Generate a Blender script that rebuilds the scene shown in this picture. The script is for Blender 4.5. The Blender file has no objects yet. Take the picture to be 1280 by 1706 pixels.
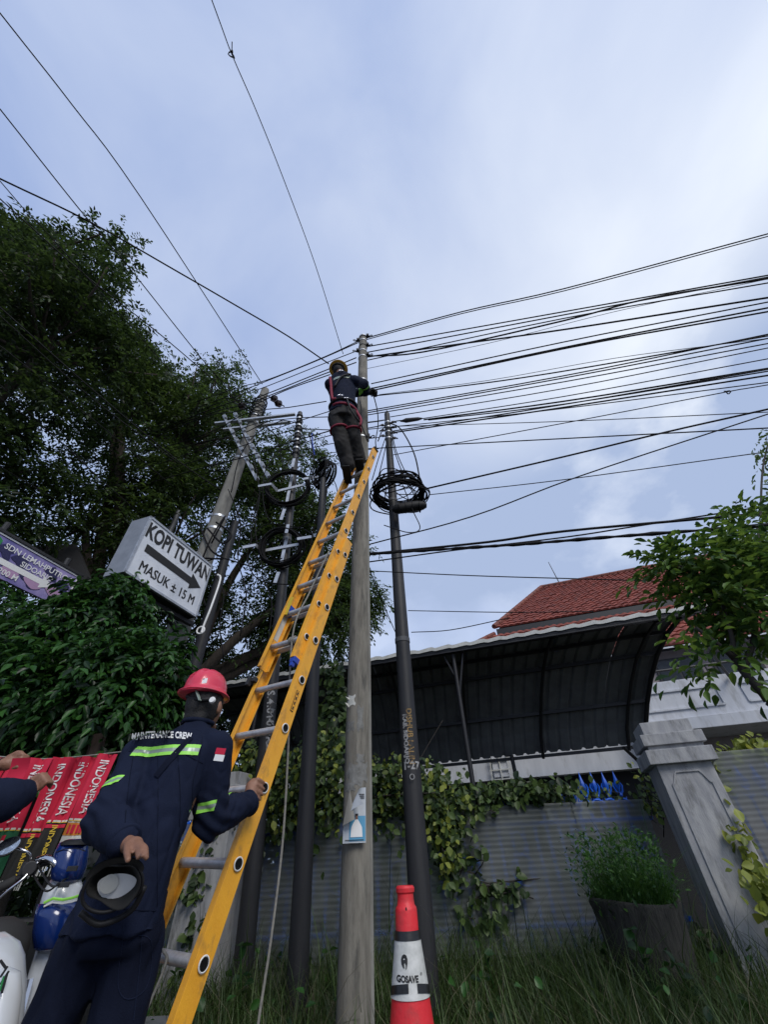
import bpy, bmesh, math, random
import numpy as np
from mathutils import Vector, Matrix, noise
from mathutils.bvhtree import BVHTree
random.seed(7); rng = np.random.default_rng(7)
S = bpy.context.scene
COL = S.collection

# ---------------------------------------------------------------- camera
F, CX, CY, EYE = 643.0, 640.0, 853.0, 1.07
_u = np.array([607-CX, 130-CY, F]); _u /= np.linalg.norm(_u)
_y = np.array([0, 0, 1.0]) - _u[2]*_u; _y /= np.linalg.norm(_y)
_x = np.cross(_y, _u)
cam_d = bpy.data.cameras.new('camera'); cam = bpy.data.objects.new('camera', cam_d); COL.objects.link(cam)
cam_d.sensor_fit = 'VERTICAL'; cam_d.sensor_height = 36; cam_d.lens = 36*F/1706
cam_d.clip_start = 0.05; cam_d.clip_end = 2000
right = Vector((_x[0], _y[0], _u[0])); down = Vector((_x[1], _y[1], _u[1])); fwd = Vector((_x[2], _y[2], _u[2]))
cam.matrix_world = Matrix(((right.x, -down.x, -fwd.x, 0), (right.y, -down.y, -fwd.y, 0), (right.z, -down.z, -fwd.z, EYE), (0, 0, 0, 1)))
S.camera = cam
# ---------------------------------------------------------------- sky, sun, exposure
SUN_EL, SUN_AZ = math.radians(42), math.radians(155)      # azimuth clockwise from +Y
w = bpy.data.worlds.new('World'); S.world = w; w.use_nodes = True
nt = w.node_tree; nt.nodes.clear()
def N(nt, t, **k):
    n = nt.nodes.new(t)
    for a, b in k.items():
        if a.startswith('i_'): n.inputs[a[2:]].default_value = b
        else: setattr(n, a, b)
    return n
L = nt.links.new
out = N(nt, 'ShaderNodeOutputWorld'); bg = N(nt, 'ShaderNodeBackground'); bg.inputs['Strength'].default_value = 0.1
sky = N(nt, 'ShaderNodeTexSky', sky_type='NISHITA', sun_disc=False, sun_elevation=SUN_EL, sun_rotation=SUN_AZ)
tc = N(nt, 'ShaderNodeTexCoord')
mp = N(nt, 'ShaderNodeMapping'); mp.inputs['Scale'].default_value = (1, 1, 1.6); mp.inputs['Location'].default_value = (0.35, 0.1, 0.2)
n1 = N(nt, 'ShaderNodeTexNoise'); n1.inputs['Scale'].default_value = 2.1; n1.inputs['Detail'].default_value = 7; n1.inputs['Roughness'].default_value = .5; n1.inputs['Distortion'].default_value = .3
n2 = N(nt, 'ShaderNodeTexNoise'); n2.inputs['Scale'].default_value = 3.2; n2.inputs['Detail'].default_value = 7; n2.inputs['Roughness'].default_value = .55
r1 = N(nt, 'ShaderNodeMapRange', i_Value=0); r1.inputs[1].default_value = .3; r1.inputs[2].default_value = .72
L(tc.outputs['Generated'], mp.inputs[0]); L(mp.outputs[0], n1.inputs[0]); L(mp.outputs[0], n2.inputs[0]); L(n1.outputs['Fac'], r1.inputs[0])
# thin high veil: pale periwinkle to white, thicker towards the east (right)
veil = N(nt, 'ShaderNodeValToRGB'); e = veil.color_ramp.elements
e[0].position = 0; e[0].color = (3.4, 4.35, 6.9, 1); e[1].position = 1; e[1].color = (8.4, 8.9, 9.7, 1)
sx = N(nt, 'ShaderNodeSeparateXYZ'); L(tc.outputs['Generated'], sx.inputs[0])
ea = N(nt, 'ShaderNodeMath', operation='MULTIPLY_ADD'); L(sx.outputs[0], ea.inputs[0]); ea.inputs[1].default_value = .42; ea.inputs[2].default_value = .02
eb = N(nt, 'ShaderNodeMath', operation='MULTIPLY_ADD'); L(r1.outputs[0], eb.inputs[0]); eb.inputs[1].default_value = .5; L(ea.outputs[0], eb.inputs[2]); eb.use_clamp = True
gd = N(nt, 'ShaderNodeVectorMath', operation='DOT_PRODUCT'); L(tc.outputs['Generated'], gd.inputs[0]); gd.inputs[1].default_value = (.60, .40, .69)
gm = N(nt, 'ShaderNodeMapRange'); gm.inputs[1].default_value = .78; gm.inputs[2].default_value = 1.0; gm.inputs[4].default_value = .55; L(gd.outputs['Value'], gm.inputs[0])
ec = N(nt, 'ShaderNodeMath', operation='ADD', use_clamp=True); L(eb.outputs[0], ec.inputs[0]); L(gm.outputs[0], ec.inputs[1]); L(ec.outputs[0], veil.inputs[0])
mx = N(nt, 'ShaderNodeMixRGB'); mx.inputs[0].default_value = .8; L(sky.outputs[0], mx.inputs[1]); L(veil.outputs[0], mx.inputs[2])
# grey-blue cumulus low in the sky
lowz = N(nt, 'ShaderNodeMapRange'); lowz.inputs[1].default_value = .79; lowz.inputs[2].default_value = .66; L(sx.outputs[2], lowz.inputs[0])
cm = N(nt, 'ShaderNodeMapRange'); cm.inputs[1].default_value = .36; cm.inputs[2].default_value = .55; L(n2.outputs['Fac'], cm.inputs[0])
cmul = N(nt, 'ShaderNodeMath', operation='MULTIPLY'); L(lowz.outputs[0], cmul.inputs[0]); L(cm.outputs[0], cmul.inputs[1])
cmx = N(nt, 'ShaderNodeMixRGB'); L(cmul.outputs[0], cmx.inputs[0]); L(mx.outputs[0], cmx.inputs[1]); cmx.inputs[2].default_value = (3.3, 4.1, 5.9, 1)
L(cmx.outputs[0], bg.inputs[0]); L(bg.outputs[0], out.inputs[0])
sd = bpy.data.lights.new('sun', 'SUN'); sd.energy = 1.6; sd.angle = math.radians(25); sd.color = (1, .96, .9)
so = bpy.data.objects.new('sun', sd); COL.objects.link(so)
sdir = Vector((math.sin(SUN_AZ)*math.cos(SUN_EL), math.cos(SUN_AZ)*math.cos(SUN_EL), math.sin(SUN_EL)))
so.rotation_euler = sdir.to_track_quat('Z', 'Y').to_euler(); so.location = (0, -5, 12)
S.view_settings.view_transform = 'Standard'; S.view_settings.look = 'None'; S.view_settings.exposure = 0.34; S.view_settings.gamma = 1
S.view_settings.use_curve_mapping = False
S.render.engine = 'CYCLES'; S.cycles.max_bounces = 6; S.cycles.transparent_max_bounces = 12

# ---------------------------------------------------------------- geometry on the photograph's lines of sight (survey helpers)
def ray(px, py):
    v = np.array([px-CX, py-CY, F]); return Vector((v.dot(_x), v.dot(_y), v.dot(_u)))
def at(px, py, D): r = ray(px, py); return r*(D/r.y) + Vector((0, 0, EYE))
def atz(px, py, z): r = ray(px, py); return r*((z-EYE)/r.z) + Vector((0, 0, EYE))
def proj(p):
    """numpy points -> photo pixels, depth"""
    p = np.asarray(p, float) - np.array([0, 0, EYE])
    v = p[:, 0:1]*_x + p[:, 1:2]*_y + p[:, 2:3]*_u
    return CX+F*v[:, 0]/v[:, 2], CY+F*v[:, 1]/v[:, 2], v[:, 2]
def on_plane(px, py, P, d):
    r = ray(px, py); n = Vector((d[1], -d[0], 0)); o = Vector((0, 0, EYE))
    return o + r*(n.dot(Vector(P)-o)/n.dot(r))
TH = math.radians(17)
EE = Vector((math.cos(TH), -math.sin(TH), 0)); NN = Vector((math.sin(TH), math.cos(TH), 0))   # along / away from the street
def hs(e_, n_, z): return EE*e_ + NN*n_ + Vector((0, 0, z))

# ---------------------------------------------------------------- materials
def mat(name, c, rough=.6, metal=0, c2=None, nscale=8, ndetail=5, bump=0, bscale=None, spec=.5, stretch=(1, 1, 1), contrast=(.35, .65), coat=0, dirt=None, trans=0, coord='Object', blur=0):
    m = bpy.data.materials.new(name); m.use_nodes = True; t = m.node_tree; b = t.nodes['Principled BSDF']
    b.inputs['Base Color'].default_value = (*c, 1); b.inputs['Roughness'].default_value = rough; b.inputs['Metallic'].default_value = metal
    b.inputs['Specular IOR Level'].default_value = spec; b.inputs['Coat Weight'].default_value = coat
    tcn = N(t, 'ShaderNodeTexCoord'); mpn = N(t, 'ShaderNodeMapping'); mpn.inputs['Scale'].default_value = stretch; t.links.new(tcn.outputs[coord], mpn.inputs[0])
    col = None
    if c2:
        nz = N(t, 'ShaderNodeTexNoise'); nz.inputs['Scale'].default_value = nscale; nz.inputs['Detail'].default_value = ndetail; nz.inputs['Roughness'].default_value = .6
        t.links.new(mpn.outputs[0], nz.inputs[0])
        mr = N(t, 'ShaderNodeMapRange'); mr.inputs[1].default_value = contrast[0]; mr.inputs[2].default_value = contrast[1]; t.links.new(nz.outputs['Fac'], mr.inputs[0])
        mi = N(t, 'ShaderNodeMixRGB'); t.links.new(mr.outputs[0], mi.inputs[0]); mi.inputs[1].default_value = (*c, 1); mi.inputs[2].default_value = (*c2, 1)
        col = mi.outputs[0]
    if dirt:                                      # (colour, scale, lo, hi)
        nz = N(t, 'ShaderNodeTexNoise'); nz.inputs['Scale'].default_value = dirt[1]; nz.inputs['Detail'].default_value = 8; nz.inputs['Roughness'].default_value = .68
        t.links.new(mpn.outputs[0], nz.inputs[0])
        mr = N(t, 'ShaderNodeMapRange'); mr.inputs[1].default_value = dirt[2]; mr.inputs[2].default_value = dirt[3]; t.links.new(nz.outputs['Fac'], mr.inputs[0])
        mi = N(t, 'ShaderNodeMixRGB'); t.links.new(mr.outputs[0], mi.inputs[0])
        if col: t.links.new(col, mi.inputs[1])
        else: mi.inputs[1].default_value = (*c, 1)
        mi.inputs[2].default_value = (*dirt[0], 1); col = mi.outputs[0]
    if col: t.links.new(col, b.inputs['Base Color'])
    if bump:
        nz = N(t, 'ShaderNodeTexNoise'); nz.inputs['Scale'].default_value = bscale or nscale*4; nz.inputs['Detail'].default_value = 6
        t.links.new(mpn.outputs[0], nz.inputs[0]); bp = N(t, 'ShaderNodeBump'); bp.inputs['Strength'].default_value = bump; bp.inputs['Distance'].default_value = .01
        t.links.new(nz.outputs['Fac'], bp.inputs['Height']); t.links.new(bp.outputs[0], b.inputs['Normal'])
    if trans:
        o_ = t.nodes['Material Output']; tr = N(t, 'ShaderNodeBsdfTransparent' if not blur else 'ShaderNodeBsdfRefraction'); tr.inputs[0].default_value = (.85, .9, .9, 1)
        if blur: tr.inputs['Roughness'].default_value = blur; tr.inputs['IOR'].default_value = 1.03
        ms = N(t, 'ShaderNodeMixShader'); ms.inputs[0].default_value = trans; t.links.new(b.outputs[0], ms.inputs[1]); t.links.new(tr.outputs[0], ms.inputs[2]); t.links.new(ms.outputs[0], o_.inputs[0])
    return m
def leafmat(name, a, b_, tl=.35, rough=.45):
    m = bpy.data.materials.new(name); m.use_nodes = True; t = m.node_tree; p = t.nodes['Principled BSDF']; p.inputs['Roughness'].default_value = rough
    p.inputs['Specular IOR Level'].default_value = .35
    g = N(t, 'ShaderNodeNewGeometry'); cr = N(t, 'ShaderNodeValToRGB'); e = cr.color_ramp.elements
    e[0].color = (*a, 1); e[1].color = (*b_, 1); e[0].position = .1; e[1].position = .95
    t.links.new(g.outputs['Random Per Island'], cr.inputs[0]); t.links.new(cr.outputs[0], p.inputs['Base Color'])
    tl_ = N(t, 'ShaderNodeBsdfTranslucent'); hs_ = N(t, 'ShaderNodeHueSaturation'); hs_.inputs['Value'].default_value = 1.5; hs_.inputs['Hue'].default_value = .48
    t.links.new(cr.outputs[0], hs_.inputs['Color']); t.links.new(hs_.outputs[0], tl_.inputs[0])
    ms = N(t, 'ShaderNodeMixShader'); ms.inputs[0].default_value = tl; t.links.new(p.outputs[0], ms.inputs[1]); t.links.new(tl_.outputs[0], ms.inputs[2])
    t.links.new(ms.outputs[0], t.nodes['Material Output'].inputs[0]); return m
M = dict(
 concrete=mat('concrete', (.22,.205,.172), .9, c2=(.13,.12,.10), nscale=7, stretch=(3,3,.5), bump=.35, bscale=70, dirt=((.05,.05,.045), 5, .52, .72)),
 concrete_old=mat('concrete_old', (.24,.235,.21), .9, c2=(.15,.145,.13), nscale=5, stretch=(2,2,.5), bump=.3, bscale=60, dirt=((.07,.07,.06), 3, .55, .75)),
 steel_dark=mat('steel_dark', (.026,.026,.028), .55, c2=(.018,.018,.02), nscale=6, stretch=(3,3,.4), bump=.15, spec=.4, dirt=((.085,.075,.06), 8, .62, .8)),
 steel_grey=mat('steel_grey', (.11,.115,.12), .6, .2, c2=(.05,.05,.055), nscale=6, stretch=(3,3,.4), bump=.2, dirt=((.16,.15,.13), 9, .6, .75)),
 galv=mat('galvanised_steel', (.55,.57,.6), .4, .6, c2=(.4,.42,.45), nscale=20),
 cable=mat('cable_black', (.008,.008,.009), .65, spec=.15),
 cable_grey=mat('cable_grey', (.045,.045,.05), .65, spec=.2),
 alu=mat('aluminium', (.55,.56,.57), .42, .4, c2=(.4,.4,.41), nscale=25, stretch=(1,1,1), bump=.1),
 yellow=mat('yellow_fibreglass', (.82,.40,.03), .42, c2=(.74,.34,.025), nscale=12, bump=.12, bscale=160, stretch=(1,1,.6), dirt=((.30,.16,.05), 11, .54, .74), coat=.1),
 white_trim=mat('white_ring', (.7,.7,.68), .5), black=mat('black', (.01,.01,.011), .6, spec=.3), hole_shade=mat('hollow_shade', (.006,.006,.006), .9),
 blue_plastic=mat('blue_plastic', (.01,.05,.35), .4),
 navy=mat('navy_cotton', (.0060,.0095,.024), .85, c2=(.009,.0135,.033), nscale=4, bump=.25, bscale=260, spec=.15),
 navy2=mat('navy_cotton_trousers', (.0045,.0065,.016), .88, c2=(.007,.010,.023), nscale=5, bump=.25, bscale=260, spec=.12),
 skin=mat('skin', (.26,.13,.08), .55, c2=(.2,.095,.058), nscale=14, bump=.25, bscale=110), hair=mat('hair', (.008,.007,.007), .6, bump=.6, bscale=220),
 hivis=mat('hi_vis_tape', (.30,.72,.09), .5), silver_tape=mat('silver_tape', (.28,.34,.29), .35, .2),
 helmet_red=mat('helmet_red', (.62,.03,.07), .34, c2=(.55,.035,.07), nscale=9, coat=.25, dirt=((.32,.08,.09), 9, .52, .75)), helmet_yellow=mat('helmet_yellow', (.75,.42,.06), .4),
 white=mat('white_plastic', (.75,.75,.74), .5), white_dirty=mat('white_dirty', (.62,.62,.58), .55, c2=(.5,.5,.46), nscale=9, dirt=((.3,.28,.24), 6, .6, .8)),
 red=mat('red', (.50,.012,.045), .85), brown_cloth=mat('work_trousers', (.016,.0145,.014), .9, c2=(.008,.0075,.008), nscale=6, bump=.3), pink_red=mat('harness_red', (.22,.010,.035), .75),
 cone_red=mat('cone_red', (.70,.022,.030), .5, c2=(.60,.020,.028), nscale=8, bump=.15, bscale=60, dirt=((.30,.05,.045), 9, .52, .75)), cone_white=mat('cone_reflector', (.6,.6,.57), .45, c2=(.42,.43,.4), nscale=22, bump=.25, bscale=45, contrast=(.4,.7)),
 tape_black=mat('black_tape', (.012,.012,.012), .35, bump=.2),
 wall_white=mat('white_wall_paint', (.58,.60,.64), .8, c2=(.5,.52,.56), nscale=3, bump=.1, stretch=(2.2,2.2,.6), dirt=((.26,.26,.25), 2.6, .52, .8)),
 wall_pink=mat('upper_wall_paint', (.30,.26,.26), .85, c2=(.26,.22,.22), nscale=3),
 pillar=mat('pillar_paint', (.42,.42,.42), .8, c2=(.28,.285,.30), nscale=5, bump=.3, bscale=45, stretch=(2.6,2.6,.7), dirt=((.11,.11,.105), 4, .52, .74)),
 plinth=mat('plinth_concrete', (.17,.17,.165), .9, c2=(.09,.09,.085), nscale=4, bump=.3, dirt=((.04,.045,.03), 3, .5, .7)),
 sheet=mat('corrugated_plastic', (.20,.215,.21), .4, c2=(.13,.145,.14), nscale=2.2, bump=.0, dirt=((.06,.07,.06), 1.8, .45, .75), trans=.42, spec=.35, blur=.30),
 metal_roof=mat('dark_metal_roof', (.13,.137,.14), .55, c2=(.09,.095,.10), nscale=3, dirt=((.07,.07,.065), 4, .58, .75)), frame_dark=mat('frame_dark', (.014,.014,.016), .5),
 tile=mat('clay_tile', (.28,.066,.042), .85, c2=(.15,.040,.030), nscale=5, bump=.3, dirt=((.06,.03,.025), 3.5, .55, .75)), tile_b=mat('clay_ridge', (.22,.07,.05), .85, c2=(.12,.05,.04), nscale=6),
 fence_blue=mat('fence_blue', (.008,.13,.68), .45, c2=(.01,.09,.5), nscale=12), glass=mat('window_glass', (.02,.025,.03), .1), dark=mat('near_black', (.02,.02,.022), .9),
 bark=mat('bark', (.07,.055,.042), .95, c2=(.035,.028,.022), nscale=8, stretch=(4,4,.8), bump=.9, bscale=20), bark_dark=mat('bark_dark', (.03,.026,.022), .9, bump=.5),
 soil=mat('soil', (.05,.045,.03), .95, c2=(.03,.04,.02), nscale=3, bump=.6, bscale=14), asphalt=mat('asphalt', (.05,.05,.05), .9, c2=(.07,.07,.068), nscale=60, bump=.4, bscale=150),
 pot=mat('pot_mossy_cement', (.055,.052,.044), .95, c2=(.022,.022,.019), nscale=7, stretch=(6,6,.8), bump=.9, bscale=18, dirt=((.13,.125,.11), 10, .64, .76)),
 leafA=leafmat('leaf_tree', (.009,.020,.006), (.045,.085,.019), .42), leafB=leafmat('leaf_tree_b', (.011,.025,.007), (.062,.115,.024), .42), leafC=leafmat('leaf_bush', (.006,.022,.007), (.040,.125,.022), .35, .36),
 leafD=leafmat('leaf_right_tree', (.022,.065,.012), (.11,.20,.03), .4), ivy=leafmat('leaf_ivy', (.014,.032,.012), (.095,.15,.04), .3, .45), ivy_yellow=leafmat('leaf_ivy_yellow', (.10,.14,.02), (.30,.34,.06), .35),
 grass=leafmat('grass_blade', (.022,.042,.010), (.08,.13,.035), .3), grass2=leafmat('grass_planter', (.02,.07,.015), (.07,.17,.03), .35), straw=leafmat('grass_dry', (.10,.09,.05), (.2,.18,.11), .3),
 sign_face=mat('sign_face', (.72,.75,.80), .35, c2=(.58,.62,.69), nscale=3, stretch=(2,2,.7), dirt=((.42,.43,.44), 4, .58, .8)), sign_side=mat('sign_side', (.30,.32,.36), .45, .3, c2=(.24,.26,.29), nscale=10), sign_ink=mat('sign_black', (.014,.014,.014), .6), sign_wave=mat('sign_wave', (.68,.72,.80), .4),
 banner=mat('banner_purple', (.11,.10,.30), .5, c2=(.36,.30,.55), nscale=2.2, contrast=(.4,.62)), banner_dark=mat('banner_dark', (.02,.018,.08), .5), banner_pink=mat('banner_pink', (.42,.26,.42), .5), green=mat('green_print', (.02,.22,.06), .6),
 orange=mat('orange_print', (.55,.2,.03), .6), wood=mat('wood_post', (.07,.045,.035), .85, c2=(.045,.03,.025), stretch=(5,5,.5)), tarp=mat('black_cloth', (.014,.014,.013), .9, c2=(.022,.021,.019), nscale=5, bump=.3),
 blue_paint=mat('moped_blue', (.004,.022,.13), .2, coat=.5), white_paint=mat('moped_white', (.62,.65,.68), .25, coat=.5), chrome=mat('chrome', (.6,.6,.62), .15, 1), mirror=mat('mirror_glass', (.8,.85,.87), .04, 1),
 rubber=mat('rubber', (.02,.02,.02), .8), paper=mat('poster_paper', (.5,.54,.58), .7, c2=(.42,.45,.48), nscale=12), paper_back=mat('poster_back', (.26,.25,.22), .8), light_blue=mat('poster_blue', (.09,.30,.48), .7), paint_white=mat('stencil_white', (.32,.32,.32), .8, dirt=((.04,.04,.04), 25, .5, .62)), paint_orange=mat('stencil_orange', (.30,.19,.07), .8, dirt=((.03,.03,.03), 25, .5, .62)),
 porcelain=mat('insulator_brown', (.035,.022,.018), .25), rope=mat('rope', (.26,.25,.22), .9, c2=(.16,.155,.14), nscale=60), flesh=mat('glove', (.012,.012,.013), .8), yellow_print=mat('yellow_print', (.6,.42,.03), .6), scrap=mat('old_paper', (.22,.22,.21), .9, c2=(.13,.13,.12), nscale=20),
)

# ---------------------------------------------------------------- mesh building
V3 = Vector
class MB:
    def __init__(s): s.v = []; s.f = []; s.m = []; s.mi = 0; s.mats = []
    def use(s, m):
        if m not in s.mats: s.mats.append(m)
        s.mi = s.mats.index(m); return s
    def add(s, vs, fs):
        b = len(s.v); s.v += [tuple(q) for q in vs]; s.f += [tuple(i+b for i in q) for q in fs]; s.m += [s.mi]*len(fs); return s
    def box(s, c, size, ax=None):
        c = V3(c); X, Y, Z = ax or (V3((1,0,0)), V3((0,1,0)), V3((0,0,1)))
        hx, hy, hz = X*(size[0]/2), Y*(size[1]/2), Z*(size[2]/2)
        vs = [c+hx*i+hy*j+hz*k for k in (-1,1) for j in (-1,1) for i in (-1,1)]
        return s.add(vs, [(0,2,3,1),(4,5,7,6),(0,1,5,4),(2,6,7,3),(0,4,6,2),(1,3,7,5)])
    def bar(s, a, b, wx, wy, up=(0,0,1)):
        a, b = V3(a), V3(b); z = (b-a).normalized(); x = V3(up).cross(z)
        if x.length < 1e-4: x = V3((1,0,0)).cross(z)
        x.normalize(); y = z.cross(x)
        return s.box((a+b)/2, (wx, wy, (b-a).length), (x, y, z))
    def tube(s, pts, r, n=8, caps=True, closed=False):
        pts = [V3(p) for p in pts]; k = len(pts); rs = r if isinstance(r, (list, tuple)) else [r]*k
        vs = []; fs = []; prev = None
        for i, p in enumerate(pts):
            if closed: t = pts[(i+1) % k]-pts[i-1]
            else: t = pts[min(i+1, k-1)]-pts[max(i-1, 0)]
            t.normalize()
            if prev is None: x = t.orthogonal().normalized()
            else:
                x = prev-t*prev.dot(t)
                x = x.normalized() if x.length > 1e-6 else t.orthogonal().normalized()
            prev = x; y = t.cross(x)
            for j in range(n):
                a = 2*math.pi*j/n; vs.append(p+(x*math.cos(a)+y*math.sin(a))*rs[i])
        for i in range(k if closed else k-1):
            for j in range(n):
                a, b = i*n+j, i*n+(j+1) % n; i2 = (i+1) % k; fs.append((a, b, i2*n+(j+1) % n, i2*n+j))
        if caps and not closed: fs.append(tuple(range(n-1, -1, -1))); fs.append(tuple((k-1)*n+j for j in range(n)))
        return s.add(vs, fs)
    def cyl(s, a, b, r1, r2=None, n=16): return s.tube([a, b], [r1, r1 if r2 is None else r2], n)
    def loft(s, rings, n=20):
        """rings: (centre, half-axis vector a, half-axis vector b)"""
        vs = []; fs = []
        for c, a, b in rings:
            for j in range(n):
                t = 2*math.pi*j/n; vs.append(V3(c)+V3(a)*math.cos(t)+V3(b)*math.sin(t))
        for i in range(len(rings)-1):
            for j in range(n): fs.append((i*n+j, i*n+(j+1) % n, (i+1)*n+(j+1) % n, (i+1)*n+j))
        fs.append(tuple(range(n-1, -1, -1))); fs.append(tuple((len(rings)-1)*n+j for j in range(n)))
        return s.add(vs, fs)
    def lathe(s, prof, o=(0,0,0), n=32, ax=None, sq=None):
        o = V3(o); X, Y, Z = ax or (V3((1,0,0)), V3((0,1,0)), V3((0,0,1))); vs = []; fs = []
        for r, z in prof:
            for j in range(n):
                a = 2*math.pi*j/n; vs.append(o+X*(r*math.cos(a))+Y*(r*math.sin(a))+Z*z)
        for i in range(len(prof)-1):
            for j in range(n): fs.append((i*n+j, i*n+(j+1) % n, (i+1)*n+(j+1) % n, (i+1)*n+j))
        if prof[0][0] > 1e-5: fs.append(tuple(range(n-1, -1, -1)))
        if prof[-1][0] > 1e-5: fs.append(tuple((len(prof)-1)*n+j for j in range(n)))
        return s.add(vs, fs)
    def sphere(s, c, r, n=12, ax=None, k=8):
        R = r if isinstance(r, (tuple, list)) else (r, r, r); c = V3(c); X, Y, Z = ax or (V3((1,0,0)), V3((0,1,0)), V3((0,0,1)))
        rings = []
        for i in range(k+1):
            a = -math.pi/2+math.pi*i/k; a = max(min(a, math.pi/2-.05), -math.pi/2+.05)
            rings.append((c+Z*(R[2]*math.sin(a)), X*(R[0]*math.cos(a)), Y*(R[1]*math.cos(a))))
        return s.loft(rings, n)
    def cap(s, a, b, r1, r2):
        """capsule with round ends"""
        a, b = V3(a), V3(b); s.tube([a, b], [r1, r2], 14); s.sphere(a, r1, 14); s.sphere(b, r2, 14); return s
    def chain(s, pts, rs):
        for i in range(len(pts)-1): s.cap(pts[i], pts[i+1], rs[i], rs[i+1])
        return s
    def torus(s, c, R, r, ax=None, n=40, k=6, wob=0, a0=0, a1=2*math.pi):
        X, Y, Z = ax or (V3((1,0,0)), V3((0,1,0)), V3((0,0,1))); c = V3(c); full = abs(a1-a0-2*math.pi) < 1e-4
        ph = random.random()*6; pts = []
        for i in range(n if full else n+1):
            a = a0+(a1-a0)*i/n; rr = (1+wob*math.sin(3*a+ph)+wob*.6*math.sin(5*a+2*ph)); Rx, Ry = R if isinstance(R, tuple) else (R, R)
            pts.append(c+X*(Rx*rr*math.cos(a))+Y*(Ry*rr*math.sin(a))+Z*(wob*.12*math.sin(2*a+ph)))
        return s.tube(pts, r, k, closed=full)
    def poly(s, pts, thick=None):
        """flat polygon, optionally extruded by vector"""
        n = len(pts)
        if thick is None: return s.add(pts, [tuple(range(n))])
        t = V3(thick); a = [V3(p) for p in pts]; b = [p+t for p in a]
        return s.add(a+b, [tuple(range(n-1, -1, -1)), tuple(range(n, 2*n))]+[(i, (i+1) % n, n+(i+1) % n, n+i) for i in range(n)])
    def grid(s, P, nu, nv):
        vs = [P(i/nu, j/nv) for j in range(nv+1) for i in range(nu+1)]
        return s.add(vs, [(j*(nu+1)+i, j*(nu+1)+i+1, (j+1)*(nu+1)+i+1, (j+1)*(nu+1)+i) for j in range(nv) for i in range(nu)])
ORG = {}
def link_mesh(name, me, parent, loc=None, smooth=False):
    o = bpy.data.objects.new(name, me); COL.objects.link(o)
    org = ORG[parent.name] if parent is not None else V3(loc or (0, 0, 0))
    me.transform(Matrix.Translation(-org))
    if parent is not None: o.parent = parent
    else: o.location = org
    ORG[o.name] = org
    if smooth:
        me.polygons.foreach_set('use_smooth', [True]*len(me.polygons))
        if smooth is not True: me.set_sharp_from_angle(angle=math.radians(smooth))
    return o
def obj(name, mb, m, parent=None, loc=None, smooth=False, bevel=0, label=None):
    me = bpy.data.meshes.new(name); me.from_pydata(mb.v, [], mb.f)
    mats = mb.mats or [m]
    for q in mats: me.materials.append(M[q])
    if mb.mats: me.polygons.foreach_set('material_index', mb.m)
    me.update(); o = link_mesh(name, me, parent, loc, smooth)
    if bevel:
        bm = bmesh.new(); bm.from_mesh(me); bmesh.ops.remove_doubles(bm, verts=bm.verts, dist=1e-5)
        bmesh.ops.bevel(bm, geom=[e for e in bm.edges if len(e.link_faces) == 2 and e.calc_face_angle(0) > .6], offset=bevel, segments=2, affect='EDGES', profile=.6)
        bm.to_mesh(me); bm.free()
    if label: o['label'] = label
    return o
def tag(o, label=None, cat=None, group=None, kind=None):
    if label: o['label'] = label
    if cat: o['category'] = cat
    if group: o['group'] = group
    if kind: o['kind'] = kind
    return o
def thing(name, loc, label, cat, group=None):
    o = bpy.data.objects.new(name, None); COL.objects.link(o); o.location = loc; o.empty_display_size = .1; ORG[o.name] = V3(loc)
    return tag(o, label, cat, group)
def bvh(o):
    me = o.data; org = ORG[o.name]
    return BVHTree.FromPolygons([V3(v.co)+org for v in me.vertices], [tuple(p.vertices) for p in me.polygons])
def text_geo(txt, size=1, offset=0, sx=1, spacing=1, align='CENTER', res=3):
    cu = bpy.data.curves.new('t', 'FONT'); cu.body = txt; cu.size = size; cu.offset = offset; cu.align_x = align; cu.align_y = 'CENTER'; cu.space_character = spacing; cu.resolution_u = res
    ob = bpy.data.objects.new('t', cu); COL.objects.link(ob); bpy.context.view_layer.update()
    me = ob.to_mesh(); bm = bmesh.new(); bm.from_mesh(me); ob.to_mesh_clear()
    bpy.data.objects.remove(ob); bpy.data.curves.remove(cu)
    return bm, sx
def place_text(mb, txt, O, X, Y, size, offset=0, sx=1, spacing=1, align='CENTER', bv=None, D=None, lift=.002, bend=None, cut=.03):
    """letters in the plane O,X,Y; with bv they are laid onto that surface along D"""
    bm, _ = text_geo(txt, size, offset, sx, spacing, align)
    if bv is not None:
        for _ in range(3):
            es = [e for e in bm.edges if e.calc_length() > cut]
            if es: bmesh.ops.subdivide_edges(bm, edges=es, cuts=1)
            bmesh.ops.triangulate(bm, faces=bm.faces)
    bm.verts.index_update(); vs = []
    for v in bm.verts:
        x, y = v.co.x*sx, v.co.y
        if bend: y += bend*x*x
        p = V3(O)+V3(X)*x+V3(Y)*y
        if bv is not None:
            h = bv.ray_cast(p-V3(D)*.5, V3(D))
            if h[0] is not None: p = h[0]-V3(D)*lift
        vs.append(p)
    mb.add(vs, [tuple(v.index for v in f.verts) for f in bm.faces]); bm.free(); return mb
def decal(mb, bv, O, X, Y, w_, h_, D, lift=.002, nu=6, nv=6, shape=None):
    D = V3(D)
    def P(u, v):
        p = V3(O)+V3(X)*((u-.5)*w_)+V3(Y)*((v-.5)*h_); h = bv.ray_cast(p-D*.6, D); return (h[0]-D*lift) if h[0] is not None else p
    return mb.grid(P, nu, nv)
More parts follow.
